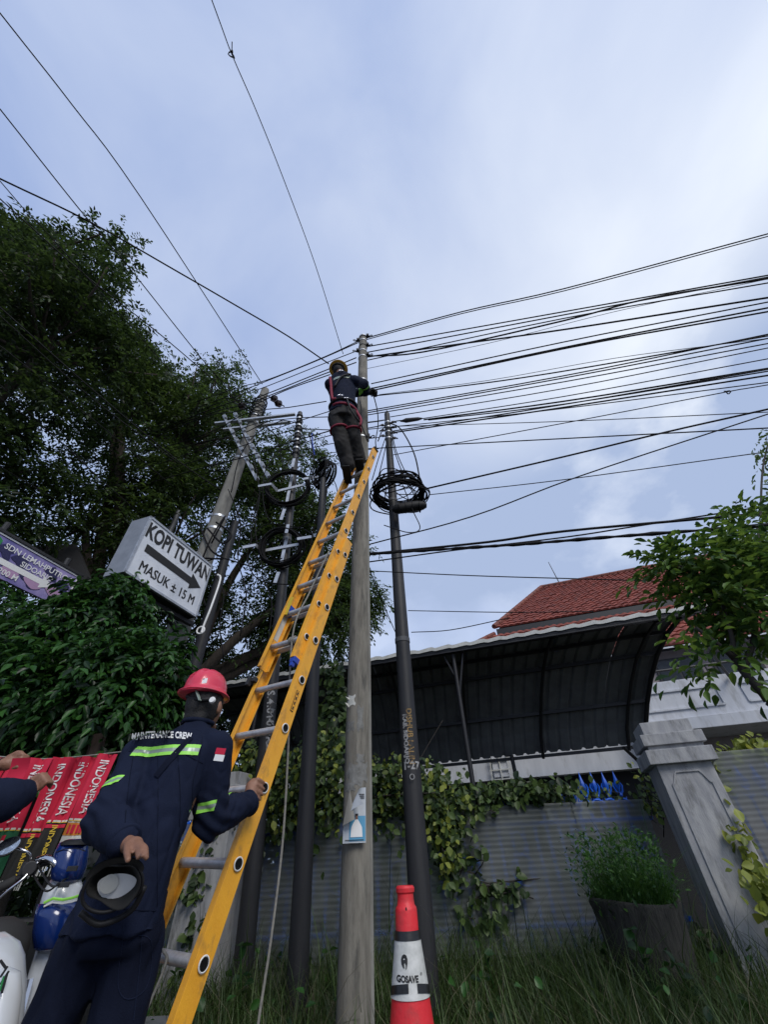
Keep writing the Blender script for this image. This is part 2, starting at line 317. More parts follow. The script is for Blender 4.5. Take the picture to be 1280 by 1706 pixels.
def remesh(name, mb, m, parent, voxel=.012, smooth=4, disp=None, loc=None):
    me = bpy.data.meshes.new(name); me.from_pydata(mb.v, [], mb.f); me.update()
    bm = bmesh.new(); bm.from_mesh(me); bmesh.ops.recalc_face_normals(bm, faces=bm.faces); bm.to_mesh(me); bm.free()
    ob = bpy.data.objects.new('tmp', me); COL.objects.link(ob)
    md = ob.modifiers.new('r', 'REMESH'); md.mode = 'VOXEL'; md.voxel_size = voxel
    if smooth: sm = ob.modifiers.new('s', 'SMOOTH'); sm.iterations = smooth; sm.factor = .6
    dg = bpy.context.evaluated_depsgraph_get(); me2 = bpy.data.meshes.new_from_object(ob.evaluated_get(dg))
    bpy.data.objects.remove(ob); bpy.data.meshes.remove(me); me2.name = name
    if disp:
        n = len(me2.vertices); nor = [V3(v.normal) for v in me2.vertices]
        for i, v in enumerate(me2.vertices): v.co += nor[i]*disp(v.co, nor[i])
    me2.materials.clear(); me2.materials.append(M[m]); me2.update()
    return link_mesh(name, me2, parent, loc, True)
def strip(name, src, planes, m, parent, lift=.003):
    """piece of src's surface between planes (point, outward normal), lifted off it"""
    bm = bmesh.new(); bm.from_mesh(src.data); org = ORG[src.name]
    for p, n in planes:
        bmesh.ops.bisect_plane(bm, geom=bm.verts[:]+bm.edges[:]+bm.faces[:], plane_co=V3(p)-org, plane_no=V3(n), clear_outer=True)
    bm.normal_update()
    for v in bm.verts: v.co += v.normal*lift
    me = bpy.data.meshes.new(name); bm.to_mesh(me); bm.free(); me.materials.clear(); me.materials.append(M[m])
    me.transform(Matrix.Translation(org)); return link_mesh(name, me, parent, None, True)
def crspline(pts, k=6):
    P = [V3(p) for p in pts]; P = [P[0]*2-P[1]]+P+[P[-1]*2-P[-2]]; o = []
    for i in range(1, len(P)-2):
        for j in range(k):
            t = j/k; a, b, c, d = P[i-1:i+3]
            o.append(.5*((2*b)+(c-a)*t+(2*a-5*b+4*c-d)*t*t+(3*b-a-3*c+d)*t**3))
    return o+[P[-2]]
# ---------------------------------------------------------------- foliage
def leaves(name, P, D, Nn, size, m, parent=None, loc=None, wid=.42, near=False, fold=.12, kind=None):
    """one mesh of folded leaf blades; P base, D direction, Nn face normal"""
    n = len(P); D = D/np.linalg.norm(D, axis=1, keepdims=True); Sd = np.cross(D, Nn); Sd /= np.linalg.norm(Sd, axis=1, keepdims=True)+1e-9; Nn = np.cross(Sd, D)
    size = np.broadcast_to(size, n)[:, None]
    if near: prof = [(0,0,0),(-.36,.25,.6),(-.5,.5,1),(-.3,.8,.5),(0,1,-.8),(.3,.8,.5),(.5,.5,1),(.36,.25,.6)]; fc = [(0,4,3,2),(0,2,1),(0,6,5,4),(0,7,6)]
    else: prof = [(0,0,0),(-.5,.45,1),(0,1,-.5),(.5,.45,1)]; fc = [(0,2,1),(0,3,2)]
    k = len(prof); V = np.empty((n, k, 3))
    for i, (a, b, c) in enumerate(prof): V[:, i] = P+size*(Sd*(a*wid)+D*b+Nn*(c*fold))
    fl = [i for q in fc for i in q]; lens = [len(q) for q in fc]
    base = (np.arange(n)*k)[:, None]; loops = (base+np.array(fl)[None]).ravel()
    me = bpy.data.meshes.new(name); me.vertices.add(n*k); me.vertices.foreach_set('co', V.ravel())
    me.loops.add(len(loops)); me.loops.foreach_set('vertex_index', loops.astype(np.int32))
    st = np.concatenate([[0], np.cumsum(np.tile(lens, n))])[:-1]; me.polygons.add(n*len(fc)); me.polygons.foreach_set('loop_start', st.astype(np.int32))
    me.update(calc_edges=True); me.validate(); me.materials.append(M[m]); o = link_mesh(name, me, parent, loc)
    if kind: o['kind'] = kind
    return o
def unit(a): return a/(np.linalg.norm(a, axis=1, keepdims=True)+1e-9)
def sprays(st, dr, length, K, droop=.5, leaf_spread=.7):
    """K leaves alternately along a drooping twig at each start"""
    n = len(st); dr = unit(dr); length = np.broadcast_to(length, n)[:, None]
    up = np.array([0, 0, 1.0]); side = unit(np.cross(dr, up)+rng.normal(0, .15, (n, 3))); Ps, Ds, Ns = [], [], []
    for k in range(K):
        t = (k+.6)/K; s = 1 if k % 2 else -1
        p = st+dr*length*t-up*(droop*length*t*t)+rng.normal(0, .012, (n, 3)); tg = unit(dr-up*(2*droop*t))
        d = unit(tg*(1-leaf_spread*.5)+side*s*leaf_spread*(1.1-.5*t)-up*(.25*droop)+rng.normal(0, .18, (n, 3)))
        if k == K-1: d = unit(tg+rng.normal(0, .1, (n, 3)))
        nn = unit(np.cross(side, tg)+rng.normal(0, .3, (n, 3))); nn *= np.sign(nn[:, 2:3]+1e-6)
        Ps.append(p); Ds.append(d); Ns.append(nn)
    return np.concatenate(Ps), np.concatenate(Ds), np.concatenate(Ns)
def inside(poly, x, y):
    c = np.zeros(len(x), bool); n = len(poly)
    for i in range(n):
        x1, y1 = poly[i]; x2, y2 = poly[(i+1) % n]
        with np.errstate(divide='ignore', invalid='ignore'): k = ((y1 > y) != (y2 > y)) & (x < (x2-x1)*(y-y1)/(y2-y1+1e-12)+x1)
        c ^= k
    return c

# ================================================================ GROUND
g = MB(); g.grid(lambda u, v: V3((-150+300*u, -120+420*v, 0)), 30, 42)
tag(obj('ground', g, 'soil'), kind='structure')
g = MB(); g.box((0, -3.2, .0), (300, 7, .012)); tag(obj('road', g, 'asphalt', loc=(0, -3.2, 0)), kind='structure')
g = MB(); g.box((0, .42, .05), (300, .22, .12)); tag(obj('kerb', g, 'plinth', loc=(0, .42, 0), bevel=.015), kind='structure')
g = MB(); g.box((0, 1.6, .008), (300, 2.1, .022)); tag(obj('pavement', g, 'plinth', loc=(0, 1.6, 0)), kind='structure')
g = MB()
g.box((-1.75, 3.35, .17), (.9, .35, .34)); g.box((-1.78, 3.2, .40), (1.0, .5, .09))
tag(obj('kerb_block', g, 'plinth', loc=(-1.75, 3.3, 0), bevel=.02), 'weathered grey concrete drain block on the ground behind the ladder foot', 'concrete block')

# ================================================================ FENCE with plastic sheets
FY = 5.5
fen = thing('boundary_fence', (.3, FY, 0), 'low concrete wall with blue iron pickets behind ribbed grey plastic sheeting', 'fence')
g = MB(); g.box((.25, FY+.05, .16), (5.6, .2, .34)); obj('plinth', g, 'plinth', fen, bevel=.015)
def sheet_panel(par, O, X, wd, z0, z1):
    b = MB(); nv = int((z1-z0)/.0112); D = V3((X[1], -X[0], 0))
    b.grid(lambda u, v: V3(O)+V3(X)*(u*wd)+V3((0, 0, z0+(z1-z0)*v))+D*(.0022*math.sin(2*math.pi*v*(z1-z0)/.045)+.006*math.sin(u*3+v*2)), 6, nv)
    return obj('sheet_panel', b, 'sheet', par, smooth=True)
xs = [-2.45, -1.55, -.66, .23, 1.12, 1.95, 2.72]
for i in range(6): sheet_panel(fen, (xs[i]-.015, FY-.07-.006*(i % 2), 0), (1, 0, 0), xs[i+1]-xs[i]+.03, .33, 1.44 if i > 2 else 1.40)
def finial(b, c, s=1.0):
    c = V3(c)
    b.lathe([(.009*s, 0), (.022*s, .01*s), (.022*s, .022*s), (.010*s, .035*s), (.012*s, .06*s), (.034*s, .10*s), (.026*s, .14*s), (.012*s, .19*s), (0, .25*s)], c, 6)
    for sg in (-1, 1):
        b.tube([c+V3((sg*.01, 0, .02*s)), c+V3((sg*.035*s, 0, .05*s)), c+V3((sg*.05*s, 0, .10*s)), c+V3((sg*.038*s, 0, .13*s))], [.009*s, .010*s, .008*s, .004*s], 5)
        b.tube([c+V3((sg*.008, 0, -.05*s)), c+V3((sg*.04*s, 0, -.03*s)), c+V3((sg*.055*s, 0, .0))], [.009*s, .009*s, .004*s], 5)
x = -2.4; i = 0
while x < 2.72:
    b = MB(); top = 1.48 if x > 2.1 else 1.40; b.box((x, FY+.1, (top+.35)/2), (.032, .02, top-.35)); finial(b, (x, FY+.1, top), 1.05 if x > 2.1 else .85)
    obj('picket', b, 'fence_blue', fen, smooth=40); x += .135; i += 1
for z in (.5, 1.28):
    b = MB(); b.box((.2, FY+.1, z), (5.3, .035, .035)); obj('fence_rail', b, 'fence_blue', fen)
for k in range(8):
    b = MB(); c = V3((-2.2+.65*k+.25, FY+.085, .9)); b.torus(c, .12, .011, (V3((1,0,0)), V3((0,0,1)), V3((0,1,0))), 24, 5); b.torus(c+V3((0,0,.22)), (.07, .09), .010, (V3((1,0,0)), V3((0,0,1)), V3((0,1,0))), 20, 5); obj('scroll', b, 'fence_blue', fen, smooth=True)
for k in range(4):
    b = MB(); c = V3((2.14+.145*k, FY+.06, 1.36)); b.torus(c, (.085, .1), .014, (V3((1,0,0)), V3((0,0,1)), V3((0,1,0))), 20, 5, a0=.2, a1=math.pi-.2); obj('scroll', b, 'fence_blue', fen, smooth=True)

# ---- gate pillars
def pillar(O, w_, d_, ztop, label, loc, panel=True):
    """O: front left corner of the shaft"""
    t = thing('gate_pillar', loc, label, 'pillar'); ax = (EE, NN, V3((0,0,1))); O = V3(O)
    c = O+EE*(w_/2)+NN*(d_/2)
    b = MB(); b.box(c+V3((0,0,ztop/2)), (w_, d_, ztop), ax); obj('shaft', b, 'pillar', t, bevel=.008)
    for nm, z0, z1, ex in (('cap_slab', ztop, ztop+.125, .12), ('cap_neck', ztop+.125, ztop+.165, .02), ('cap_slab', ztop+.165, ztop+.27, .09), ('cap_block', ztop+.27, ztop+.39, -.02)):
        b = MB(); b.box(c+V3((0,0,(z0+z1)/2)), (w_+ex, d_+ex, z1-z0), ax); obj(nm, b, 'pillar', t, bevel=.006)
    if panel:
        # raised moulding with clipped top corners on the front face
        q = O-NN*.006; x0, x1, zt = .075, w_-.075, ztop-.07
        pts = [(x0, .25), (x0, zt-.10), (x0+.015, zt-.10), (x0+.05, zt-.03), (x0+.07, zt), (x1-.07, zt), (x1-.05, zt-.03), (x1-.015, zt-.10), (x1, zt-.10), (x1, .25)]
        b = MB()
        for i in range(len(pts)-1):
            A = q+EE*pts[i][0]+V3((0,0,pts[i][1])); B = q+EE*pts[i+1][0]+V3((0,0,pts[i+1][1])); b.bar(A, B, .014, .014, NN)
        obj('moulding', b, 'pillar', t)
    return t
PF = at(1094, 1275, 4.8)
pil = pillar((PF.x, PF.y, 0), .50, .5, 1.67, 'tall grey gate pillar with stepped cap at the right of the planter', (PF.x+.25, PF.y+.2, 0))
pillar((-2.06, 4.95, 0), .42, .42, 1.40, 'pale grey pillar behind the ladder, its stepped cap next to the gripping hand', (-1.85, 5.1, 0), False)
# right hand fence panel
PR = V3((PF.x, PF.y, 0))+EE*.50+NN*.12
fr = thing('side_fence', tuple(PR+EE*1.2), 'ribbed grey plastic fence panel right of the tall pillar', 'fence')
for i in range(3): sheet_panel(fr, PR+EE*(.8*i-.01)-NN*(.005*(i % 2)), EE, .82, .33, 1.75)
b = MB(); b.box(PR+EE*1.2+NN*.1+V3((0,0,.17)), (2.4, .2, .34), (EE, NN, V3((0,0,1)))); obj('plinth', b, 'plinth', fr, bevel=.01)
for k in range(16):
    b = MB(); c = PR+EE*(.12+.14*k)+NN*.14; b.box(c+V3((0,0,.98)), (.02, .02, 1.26), (EE, NN, V3((0,0,1)))); finial(b, c+V3((0,0,1.42)), .95); obj('picket', b, 'fence_blue', fr, smooth=40)

# ---- planter
pc = V3((1.93, 4.62, 0))
pt = thing('planter', pc, 'dark weathered cement planter shaped like a tree stump with grass growing in it', 'planter')
b = MB(); prof = [(.25, 0), (.27, .1), (.29, .3), (.31, .5), (.33, .66), (.345, .71), (.335, .73), (.31, .72), (.30, .60), (0, .58)]
b.lathe(prof, pc, 64)
for i, v in enumerate(b.v):
    v = V3(v); d = v-pc; a = math.atan2(d.y, d.x); k = 1+.018*math.sin(23*a+4*math.sin(d.z*5))+.02*noise.noise(V3((math.cos(a)*7, math.sin(a)*7, d.z*1.5)))
    b.v[i] = (pc.x+d.x*k, pc.y+d.y*k, v.z+.018*math.sin(a*2+1) if v.z > .5 else v.z)
obj('pot', b, 'pot', pt, smooth=True)
b = MB(); b.lathe([(0, .60), (.2, .62), (.30, .60)], pc, 24); obj('pot_soil', b, 'soil', pt)

# ================================================================ HOUSE
hb = hs(2, 11, 0)
house = thing('house', hb, 'white two storey house with a red clay tile roof and panelled balcony', 'house')
AX = (EE, NN, V3((0,0,1)))
def hbox(name, m, e0, e1, n0, n1, z0, z1, parent=house, bevel=0):
    b = MB(); b.box(hs((e0+e1)/2, (n0+n1)/2, (z0+z1)/2), (e1-e0, n1-n0, z1-z0), AX); return obj(name, b, m, parent, bevel=bevel)
hbox('lower_wall', 'wall_white', -6, 2.05, 9.8, 10.05, 2.14, 3.4); hbox('ground_floor_wall', 'dark', -6, 2.6, 10.35, 10.5, 0, 3.3)  # ground floor wall is near-black: shade of the recess put into its colour
hbox('ground_floor_wall', 'wall_pink', 2.6, 9, 10.4, 10.6, 0, 2.9)
hbox('balcony_parapet', 'wall_white', 2.06, 9, 9.4, 9.6, 2.78, 3.47, bevel=.01); hbox('balcony_slab', 'wall_white', 2.06, 9, 9.32, 11.2, 2.60, 2.80, bevel=.01)
for e0 in (2.3, 4.0, 5.7, 7.4):
    for a, b_ in (((e0, 2.96), (e0+1.3, 2.96)), ((e0, 3.28), (e0+1.3, 3.28)), ((e0, 2.96), (e0, 3.28)), ((e0+1.3, 2.96), (e0+1.3, 3.28))):
        m_ = MB(); m_.bar(hs(a[0], 9.385, a[1]), hs(b_[0], 9.385, b_[1]), .03, .03, NN); obj('panel_moulding', m_, 'wall_white', house)
b = MB(); b.tube([hs(2.1, 9.45, 3.68), hs(9, 9.45, 3.70)], .025, 8)
for k in range(6): b.tube([hs(2.4+1.25*k, 9.45, 3.46), hs(2.4+1.25*k, 9.45, 3.69)], .018, 6)
obj('handrail', b, 'frame_dark', house)
hbox('upper_wall', 'wall_pink', .3, 9.5, 11.25, 11.5, 2.9, 4.75)
for e0, z0, z1 in ((3.3, 3.75, 4.42), (4.5, 3.75, 4.42), (5.9, 3.75, 4.42), (7.2, 3.75, 4.42)):
    f_ = hbox('window', 'frame_dark', e0, e0+.95, 11.2, 11.25, z0, z1)
    gl = hbox('pane', 'glass', e0+.05, e0+.45, 11.185, 11.2, z0+.05, z1-.05, house); hbox('pane', 'glass', e0+.5, e0+.9, 11.185, 11.2, z0+.05, z1-.05, house)
# soffit and fascia
b = MB(); b.poly([hs(-3, 11.24, 4.70), hs(10.4, 11.24, 4.70), hs(10.4, 10.85, 4.55), hs(-3, 10.85, 4.55)], (0,0,.03)); obj('soffit', b, 'wall_white', house)
hbox('fascia', 'frame_dark', -.2, 10, 12.9, 12.98, 6.38, 6.60)
# tiled slopes : stepped rows of waving clay tiles
def tiles(name, lo, hi, e_lo, e_hi, e1, rows, tw=.21, amp=.035, parent=house):
    """lo,hi: (n,z) of eave and ridge; left edge runs from e_lo at the eave to e_hi at the ridge"""
    b = MB(); sl = math.hypot(hi[0]-lo[0], hi[1]-lo[1]); nz = V3((0,0,1))*((hi[0]-lo[0])/sl)-NN*((hi[1]-lo[1])/sl)
    for r in range(rows):
        t0, t1 = r/rows, (r+1.12)/rows; el = e_lo+(e_hi-e_lo)*(r/rows); k0 = int(math.floor((el)/tw)); k1 = int(e1/tw)
        jig = [rng.normal(0, .006) for _ in range(k0, k1+2)]
        vs = []; fs = []; ns = 6
        tot = (k1-k0)*ns
        for j, (t, lift) in enumerate(((t0, .0), (t0, .045), (t1, .012))):
            for i in range(tot+1):
                e_ = max(k0*tw+i*tw/ns, el); ph = (i % ns)/ns; k = i//ns
                h = amp*(1-abs(2*ph-1)**1.5*1.0) if ph < 1 else 0
                p = hs(e_, lo[0]+(hi[0]-lo[0])*t, lo[1]+(hi[1]-lo[1])*t)+nz*(lift+(h+jig[k] if j else h*.3)); vs.append(p)
        w1 = tot+1
        for j in range(2):
            for i in range(tot): fs.append((j*w1+i, j*w1+i+1, (j+1)*w1+i+1, (j+1)*w1+i))
        b.add(vs, fs)
    o = obj(name, b, 'tile', parent); o['kind'] = 'stuff'; return o
tiles('roof_tiles', (12.9, 6.62), (15.95, 9.33), -.25, 2.0, 12.5, 20)
tiles('lower_roof_tiles', (10.9, 4.62), (12.85, 6.36), -3.2, -.35, 10.5, 12)
b = MB(); b.poly([hs(-.2, 12.93, 6.56), hs(12.5, 12.93, 6.56), hs(12.5, 15.95, 9.25), hs(2.0, 15.95, 9.25)], (0,0,-.04)); b.poly([hs(-3.1, 10.95, 4.56), hs(10.5, 10.95, 4.56), hs(10.5, 12.9, 6.3), hs(-.4, 12.9, 6.3)], (0,0,-.04)); obj('roof_deck', b, 'dark', house)
# ridge and hip caps, tile by tile
def caps(a, b_, n, parent=house):
    a, b_ = V3(a), V3(b_); d = (b_-a)/n
    for i in range(n):
        m_ = MB(); p = a+d*i; m_.tube([p, p+d*1.08+V3((0,0,.012))], [.085, .07], 8); obj('ridge_tile', m_, 'tile_b', parent, smooth=40)
caps(hs(2.0, 15.95, 9.4), hs(12.3, 15.95, 9.4), 34); caps(hs(-.25, 12.9, 6.7), hs(2.0, 15.95, 9.4), 14); caps(hs(-3.2, 10.95, 4.72), hs(-.3, 12.85, 6.42), 12)
for e_, nm in ((2.75, 'thin rusty antenna rod standing at the left end of the roof ridge'), (9.75, 'thin antenna rod on the ridge beside the right tree')):
    b = MB(); b.tube([hs(e_, 15.9, 9.35), hs(e_-.12, 15.9, 10.5)], [.02, .012], 6); tag(obj('antenna_rod', b, 'bark', loc=hs(e_, 15.9, 9.35)), nm, 'antenna')
# air conditioner and small fitting
t = thing('air_conditioner', hs(.35, 9.95, 1.35), 'grey outdoor air conditioner unit below the white wall behind the fence', 'air conditioner')
b = MB(); b.box(hs(.35, 10.05, 1.68), (.8, .3, .56), AX); obj('casing', b, 'pillar', t, bevel=.02)
b = MB()
for rr in (.05, .1, .15, .2, .235): b.torus(hs(.24, 9.885, 1.68), rr, .006, (EE, V3((0,0,1)), NN), 30, 5)
for k in range(6): a = k*math.pi/3; b.bar(hs(.24, 9.885, 1.68), hs(.24+.235*math.cos(a), 9.885, 1.68+.235*math.sin(a)), .006, .006, NN)
obj('fan_grille', b, 'frame_dark', t); b = MB(); b.lathe([(0, 0), (.235, 0)], hs(.24, 9.896, 1.68), 30, (EE, V3((0,0,1)), -NN)); obj('fan_shade_disc', b, 'dark', t)  # flat near-black disc stands for the shade behind the grille
t = thing('wall_fitting', hs(-.72, 9.75, 2.15), 'small white boxy cage fitting on the lower wall beside the carport post', 'wall fitting')
b = MB()
for x_ in (-.2, 0, .2): b.bar(hs(-.72+x_, 9.72, 2.12), hs(-.72+x_*.85, 9.72, 2.62), .02, .02)
for z_ in (2.14, 2.3, 2.46, 2.6): b.bar(hs(-.94, 9.72, z_), hs(-.5, 9.72, z_), .018, .018)
obj('cage', b, 'white_dirty', t); b = MB(); b.box(hs(-.72, 9.77, 2.38), (.3, .05, .4), AX); obj('back_plate', b, 'wall_white', t)

# ================================================================ CARPORT
prof = [(6.85, 3.80), (7.2, 3.88), (7.6, 3.80), (8.05, 3.62), (8.45, 3.35), (8.8, 3.05), (9.05, 2.75), (9.25, 2.42)]
ER = [2.92, 2.83, 2.68, 2.52, 2.36, 2.22, 2.1, 2.02]
cp = thing('carport', hs(-1, 8, 0), 'dark curved metal sheet carport roof on thin posts behind the fence', 'carport')
def cpt(e_, i, off=0):
    k = (e_+6.0)/8.9; return hs(e_+(ER[i]-2.92)*k, prof[i][0], prof[i][1]+off)
EL = -6.5; NP = 12; wd = (2.92-EL)/NP
cpr = [cpt(0, i) for i in range(8)]
for p in range(NP):
    b = MB(); e0 = EL+wd*p; nu = 24; vs = []; fs = []
    # upstanding ribs run up the slope
    for i in range(8):
        for j in range(nu+1):
            u = j/nu; e_ = e0+wd*u*1.02; ph = (e_*4.2) % 1.0; h = .032 if ph < .22 else 0.0
            vs.append(cpt(e_, i, .02+h+.004*(p % 2)))
    for i in range(7):
        for j in range(nu): fs.append((i*(nu+1)+j, i*(nu+1)+j+1, (i+1)*(nu+1)+j+1, (i+1)*(nu+1)+j))
    b.add(vs, fs); obj('roof_panel', b, 'metal_roof', cp)
for i in (0, 1, 2, 3, 5, 7):
    b = MB(); b.bar(cpt(EL, i, -.02), cpt(2.9, i, -.02), .05, .05); obj('purlin', b, 'frame_dark', cp)
for e_ in (-5.0, -3.6, -2.2, -.75, .85, 2.55, 2.9):
    b = MB(); b.tube([cpt(e_, i, -.06) for i in range(8)], .03 if e_ < 2.8 else .04, 6); obj('arch_frame', b, 'frame_dark', cp)
for e_, n_, zt in ((-.95, 6.95, 3.75), (-4.9, 6.95, 3.75), (-.42, 9.2, 2.45), (-3.4, 9.2, 2.45)):
    b = MB(); b.tube([hs(e_, n_, 0), hs(e_, n_, zt)], .038, 10); obj('post', b, 'frame_dark', cp, smooth=40)
b = MB(); b.tube([hs(-.95, 6.95, 3.0), hs(-.75, 6.95, 3.8)], .02, 6); b.tube([hs(-.95, 6.95, 3.3), hs(-1.15, 6.95, 3.8)], .02, 6); obj('brace', b, 'frame_dark', cp)
for a_, b__ in ((hs(2.75, 6.9, 3.78), hs(3.9, 9.35, 3.40)), (hs(3.2, 6.9, 3.78), hs(4.6, 9.35, 3.6)), (hs(1.6, 9.2, 2.4), hs(2.0, 9.7, 2.0))):
    b = MB(); b.tube([a_, b__], .03, 8); obj('brace', b, 'frame_dark', cp)
b = MB()
for e0, e1 in ((EL, 4.1),):
    n_ = int((e1-e0)*16); vs = []; fs = []
    for j in range(n_+1):
        e_ = e0+(e1-e0)*j/n_; ph = (e_*3.1+.2*math.sin(e_*1.3)) % 1; h = .045*(ph if ph < .75 else (1-ph)*3)
        vs += [hs(e_, 6.80, 3.775+h*.6), hs(e_, 6.80, 3.83+h), hs(e_, 7.06, 3.90+h*.5)]
    for j in range(n_): fs += [(3*j, 3*j+3, 3*j+4, 3*j+1), (3*j+1, 3*j+4, 3*j+5, 3*j+2)]
    b.add(vs, fs)
obj('edge_flashing', b, 'white_dirty', cp)
b = MB(); b.bar(hs(EL, 6.86, 3.76), hs(4.1, 6.86, 3.76), .06, .07); obj('eave_beam', b, 'frame_dark', cp)

# ================================================================ POLES
def pole(label, base, top, r0, r1, m, name='utility_pole', n=20, seg=8):
    t = thing(name, base, label, 'pole'); base, top = V3(base), V3(top)
    b = MB(); b.tube([base+(top-base)*(i/seg) for i in range(seg+1)], [r0+(r1-r0)*i/seg for i in range(seg+1)], n)
    sh = obj('shaft', b, m, t, smooth=40); return t, sh
def band(par, base, top, r0, r1, z, m='galv', h=.035, ex=.008, nm='steel_band'):
    base, top = V3(base), V3(top); k = (z-base.z)/(top.z-base.z); c = base+(top-base)*k; r = r0+(r1-r0)*k+ex; d = (top-base).normalized()*h/2
    b = MB(); b.cyl(c-d, c+d, r, n=18); return obj(nm, b, m, par, smooth=40)
P1B, P1T = V3((-.292, 3.5, 0)), at(605, 566, 3.5)
pole1, p1sh = pole('tall concrete pole in the centre with the climber beside its top', P1B, P1T, .110, .076, 'concrete')
pole1['label'] = 'tall grey concrete utility pole beside the climber, with a torn blue poster'
b = MB(); b.bar(P1B+V3((.096, -.03, 0)), P1T+V3((.068, -.02, -.9)), .03, .05); obj('side_strip', b, 'concrete_old', pole1, bevel=.005)  # lighter concrete strip along the right side of the pole
for z in (8.92, 8.72, 8.5, 8.28, 8.05, 7.2, 6.95, 5.6): band(pole1, P1B, P1T, .110, .076, z, 'galv' if z != 8.5 else 'black', .03)
for k, (z, a) in enumerate(((8.9, 0), (8.72, 2.8), (8.5, .2), (8.28, 3.0), (8.1, .1), (7.15, 3.1), (6.9, 0), (5.6, .3))):
    c = P1B+(P1T-P1B)*(z/P1T.z); d = V3((math.cos(a), -.3, 0)).normalized(); b = MB(); b.tube([c+d*.07, c+d*.15], .016, 6); b.torus(c+d*.17, .028, .008, (d, V3((0,0,1)), V3((0,1,0))), 12, 5); b.box(c+d*.1+V3((0,-.03,.02)), (.05, .04, .05)); obj('cable_hook', b, 'steel_dark', pole1)
b = MB(); b.tube([P1T, P1T+V3((-.02, 0, .11)), P1T+V3((.0, 0, .22))], [.02, .016, .006], 6); obj('pole_tip', b, 'steel_dark', pole1)
P2B, P2T = V3((.145, 4.3, 0)), at(645, 690, 4.3)
pole2, p2sh = pole('dark steel telecom pole carrying a big loop of black cable', P2B, P2T, .098, .052, 'steel_dark')
for z, r in ((2.9, .085), (5.1, .07), (6.9, .06)): band(pole2, P2B, P2T, .098, .052, z, 'steel_grey', .05, .006, 'collar')
for z in (7.1, 6.95, 6.8, 6.62): band(pole2, P2B, P2T, .098, .052, z, 'galv', .03, .006)
b = MB(); b.tube([P2T, P2T+V3((0, 0, .12))], [.03, .01], 8); obj('pole_tip', b, 'steel_dark', pole2)
for k in range(7):
    z = 6.62+.08*k; a = (-1)**k*.2+(math.pi if k % 2 else 0); c = P2B+(P2T-P2B)*(z/P2T.z); d = V3((math.cos(a), -.25, 0)); b = MB(); b.tube([c, c+d*.12, c+d*.16+V3((0,0,-.04))], .014, 5); b.box(c+d*.1, (.05, .03, .04)); obj('clamp', b, 'steel_dark', pole2)
P3T = at(442, 650, 5.2); P3B = V3((-3.13, 5.2, 0))
pole3, p3sh = pole('thick old concrete pole on the left carrying the crossarms and the white coffee sign', P3B, P3T, .19, .095, 'concrete_old')
pole3['label'] = 'thick leaning concrete pole on the left behind the white arrow sign'
for y in (866, 886, 1080, 975): band(pole3, P3B, P3T, .19, .095, at(340, y, 5.2).z, 'galv', .045, .006)
for z in (9.45, 8.85, 8.6, 7.3): band(pole3, P3B, P3T, .19, .095, z, 'galv', .05, .01)
# crossarms of perforated angle
for (a_, b__) in (((358, 706, 5.05), (492, 690, 5.05)), ((372, 716, 5.35), (484, 703, 5.35))):
    b = MB(); b.bar(at(*a_), at(*b__), .07, .05); obj('crossarm', b, 'galv', pole3, bevel=.004)
for (a_, b__) in (((372, 692, 4.98), (428, 800, 4.98)), ((390, 688, 4.95), (447, 796, 4.95))):
    A, B = at(*a_), at(*b__); b = MB(); n = 15
    b.bar(A, B, .016, .05)
    for i in range(n):
        if i % 2 == 0: b.bar(A+(B-A)*(i/n)+V3((.03,0,0)), A+(B-A)*((i+1)/n)+V3((.02,-.02,0)), .06, .05)
    obj('perforated_brace', b, 'galv', pole3)
def insulator(p, label):
    t = thing('insulator', p, label, 'insulator'); p = V3(p)
    b = MB(); b.lathe([(0, -.10), (.03, -.1), (.03, -.07), (.085, -.06), (.085, -.04), (.04, -.03), (.04, 0), (.085, .01), (.08, .03), (.035, .04), (.03, .09), (0, .1)], p, 16, (V3((.5,0,.86)), V3((0,1,0)), V3((-.86,0,.5)))); obj('discs', b, 'porcelain', t, smooth=40)
    b = MB(); b.tube([p+V3((-.08,0,.05)), p+V3((-.2,0,.16))], .014, 6); b.tube([p+V3((.08,0,-.05)), p+V3((.17,0,-.14))], .014, 6); obj('eye_bolt', b, 'steel_dark', t)
insulator(at(456, 664, 5.15), 'brown strain insulator pair hanging just right of the leaning pole top')
insulator(at(463, 672, 5.05), 'lower brown insulator of the pair right of the leaning pole top')
insulator(at(402, 676, 5.1), 'dark strain insulator on the crossarm left of the leaning pole')
# extra hardware bundle on pole 3
for k in range(10):
    z = 8.75+.09*k; a = rng.uniform(0, 6.28); c = P3B+(P3T-P3B)*(z/P3T.z); b = MB(); b.torus(c, .13+.03*rng.random(), .012, None, 20, 5, .1); obj('clamp', b, 'steel_dark', pole3)
P4T, P4B = at(500, 688, 5.0), V3((-1.36, 5.0, 0))
pole4, p4sh = pole('dark steel pole with stencilled number behind the ladder, holding two cable coils', P4B, P4T, .088, .052, 'steel_dark')
for z in (5.0, 3.2): band(pole4, P4B, P4T, .088, .052, z, 'steel_grey', .06, .006, 'collar')
for k in range(11): band(pole4, P4B, P4T, .088, .052, 7.2+.13*k, 'galv' if k % 2 else 'steel_dark', .04, .02)
for k in range(12):
    z = 7.15+.115*k; a = k*2.4; c = P4B+(P4T-P4B)*(z/P4T.z); d = V3((math.cos(a), math.sin(a)*.6, 0)); b = MB(); b.tube([c, c+d*.15], .012, 5); b.torus(c+d*.16, .03, .008, (d, V3((0,0,1)), V3((0,1,0))), 10, 4); obj('clamp', b, 'galv' if k % 3 == 0 else 'steel_dark', pole4)
P5T, P5B = at(539, 788, 4.5), V3((-.80, 4.5, 0))
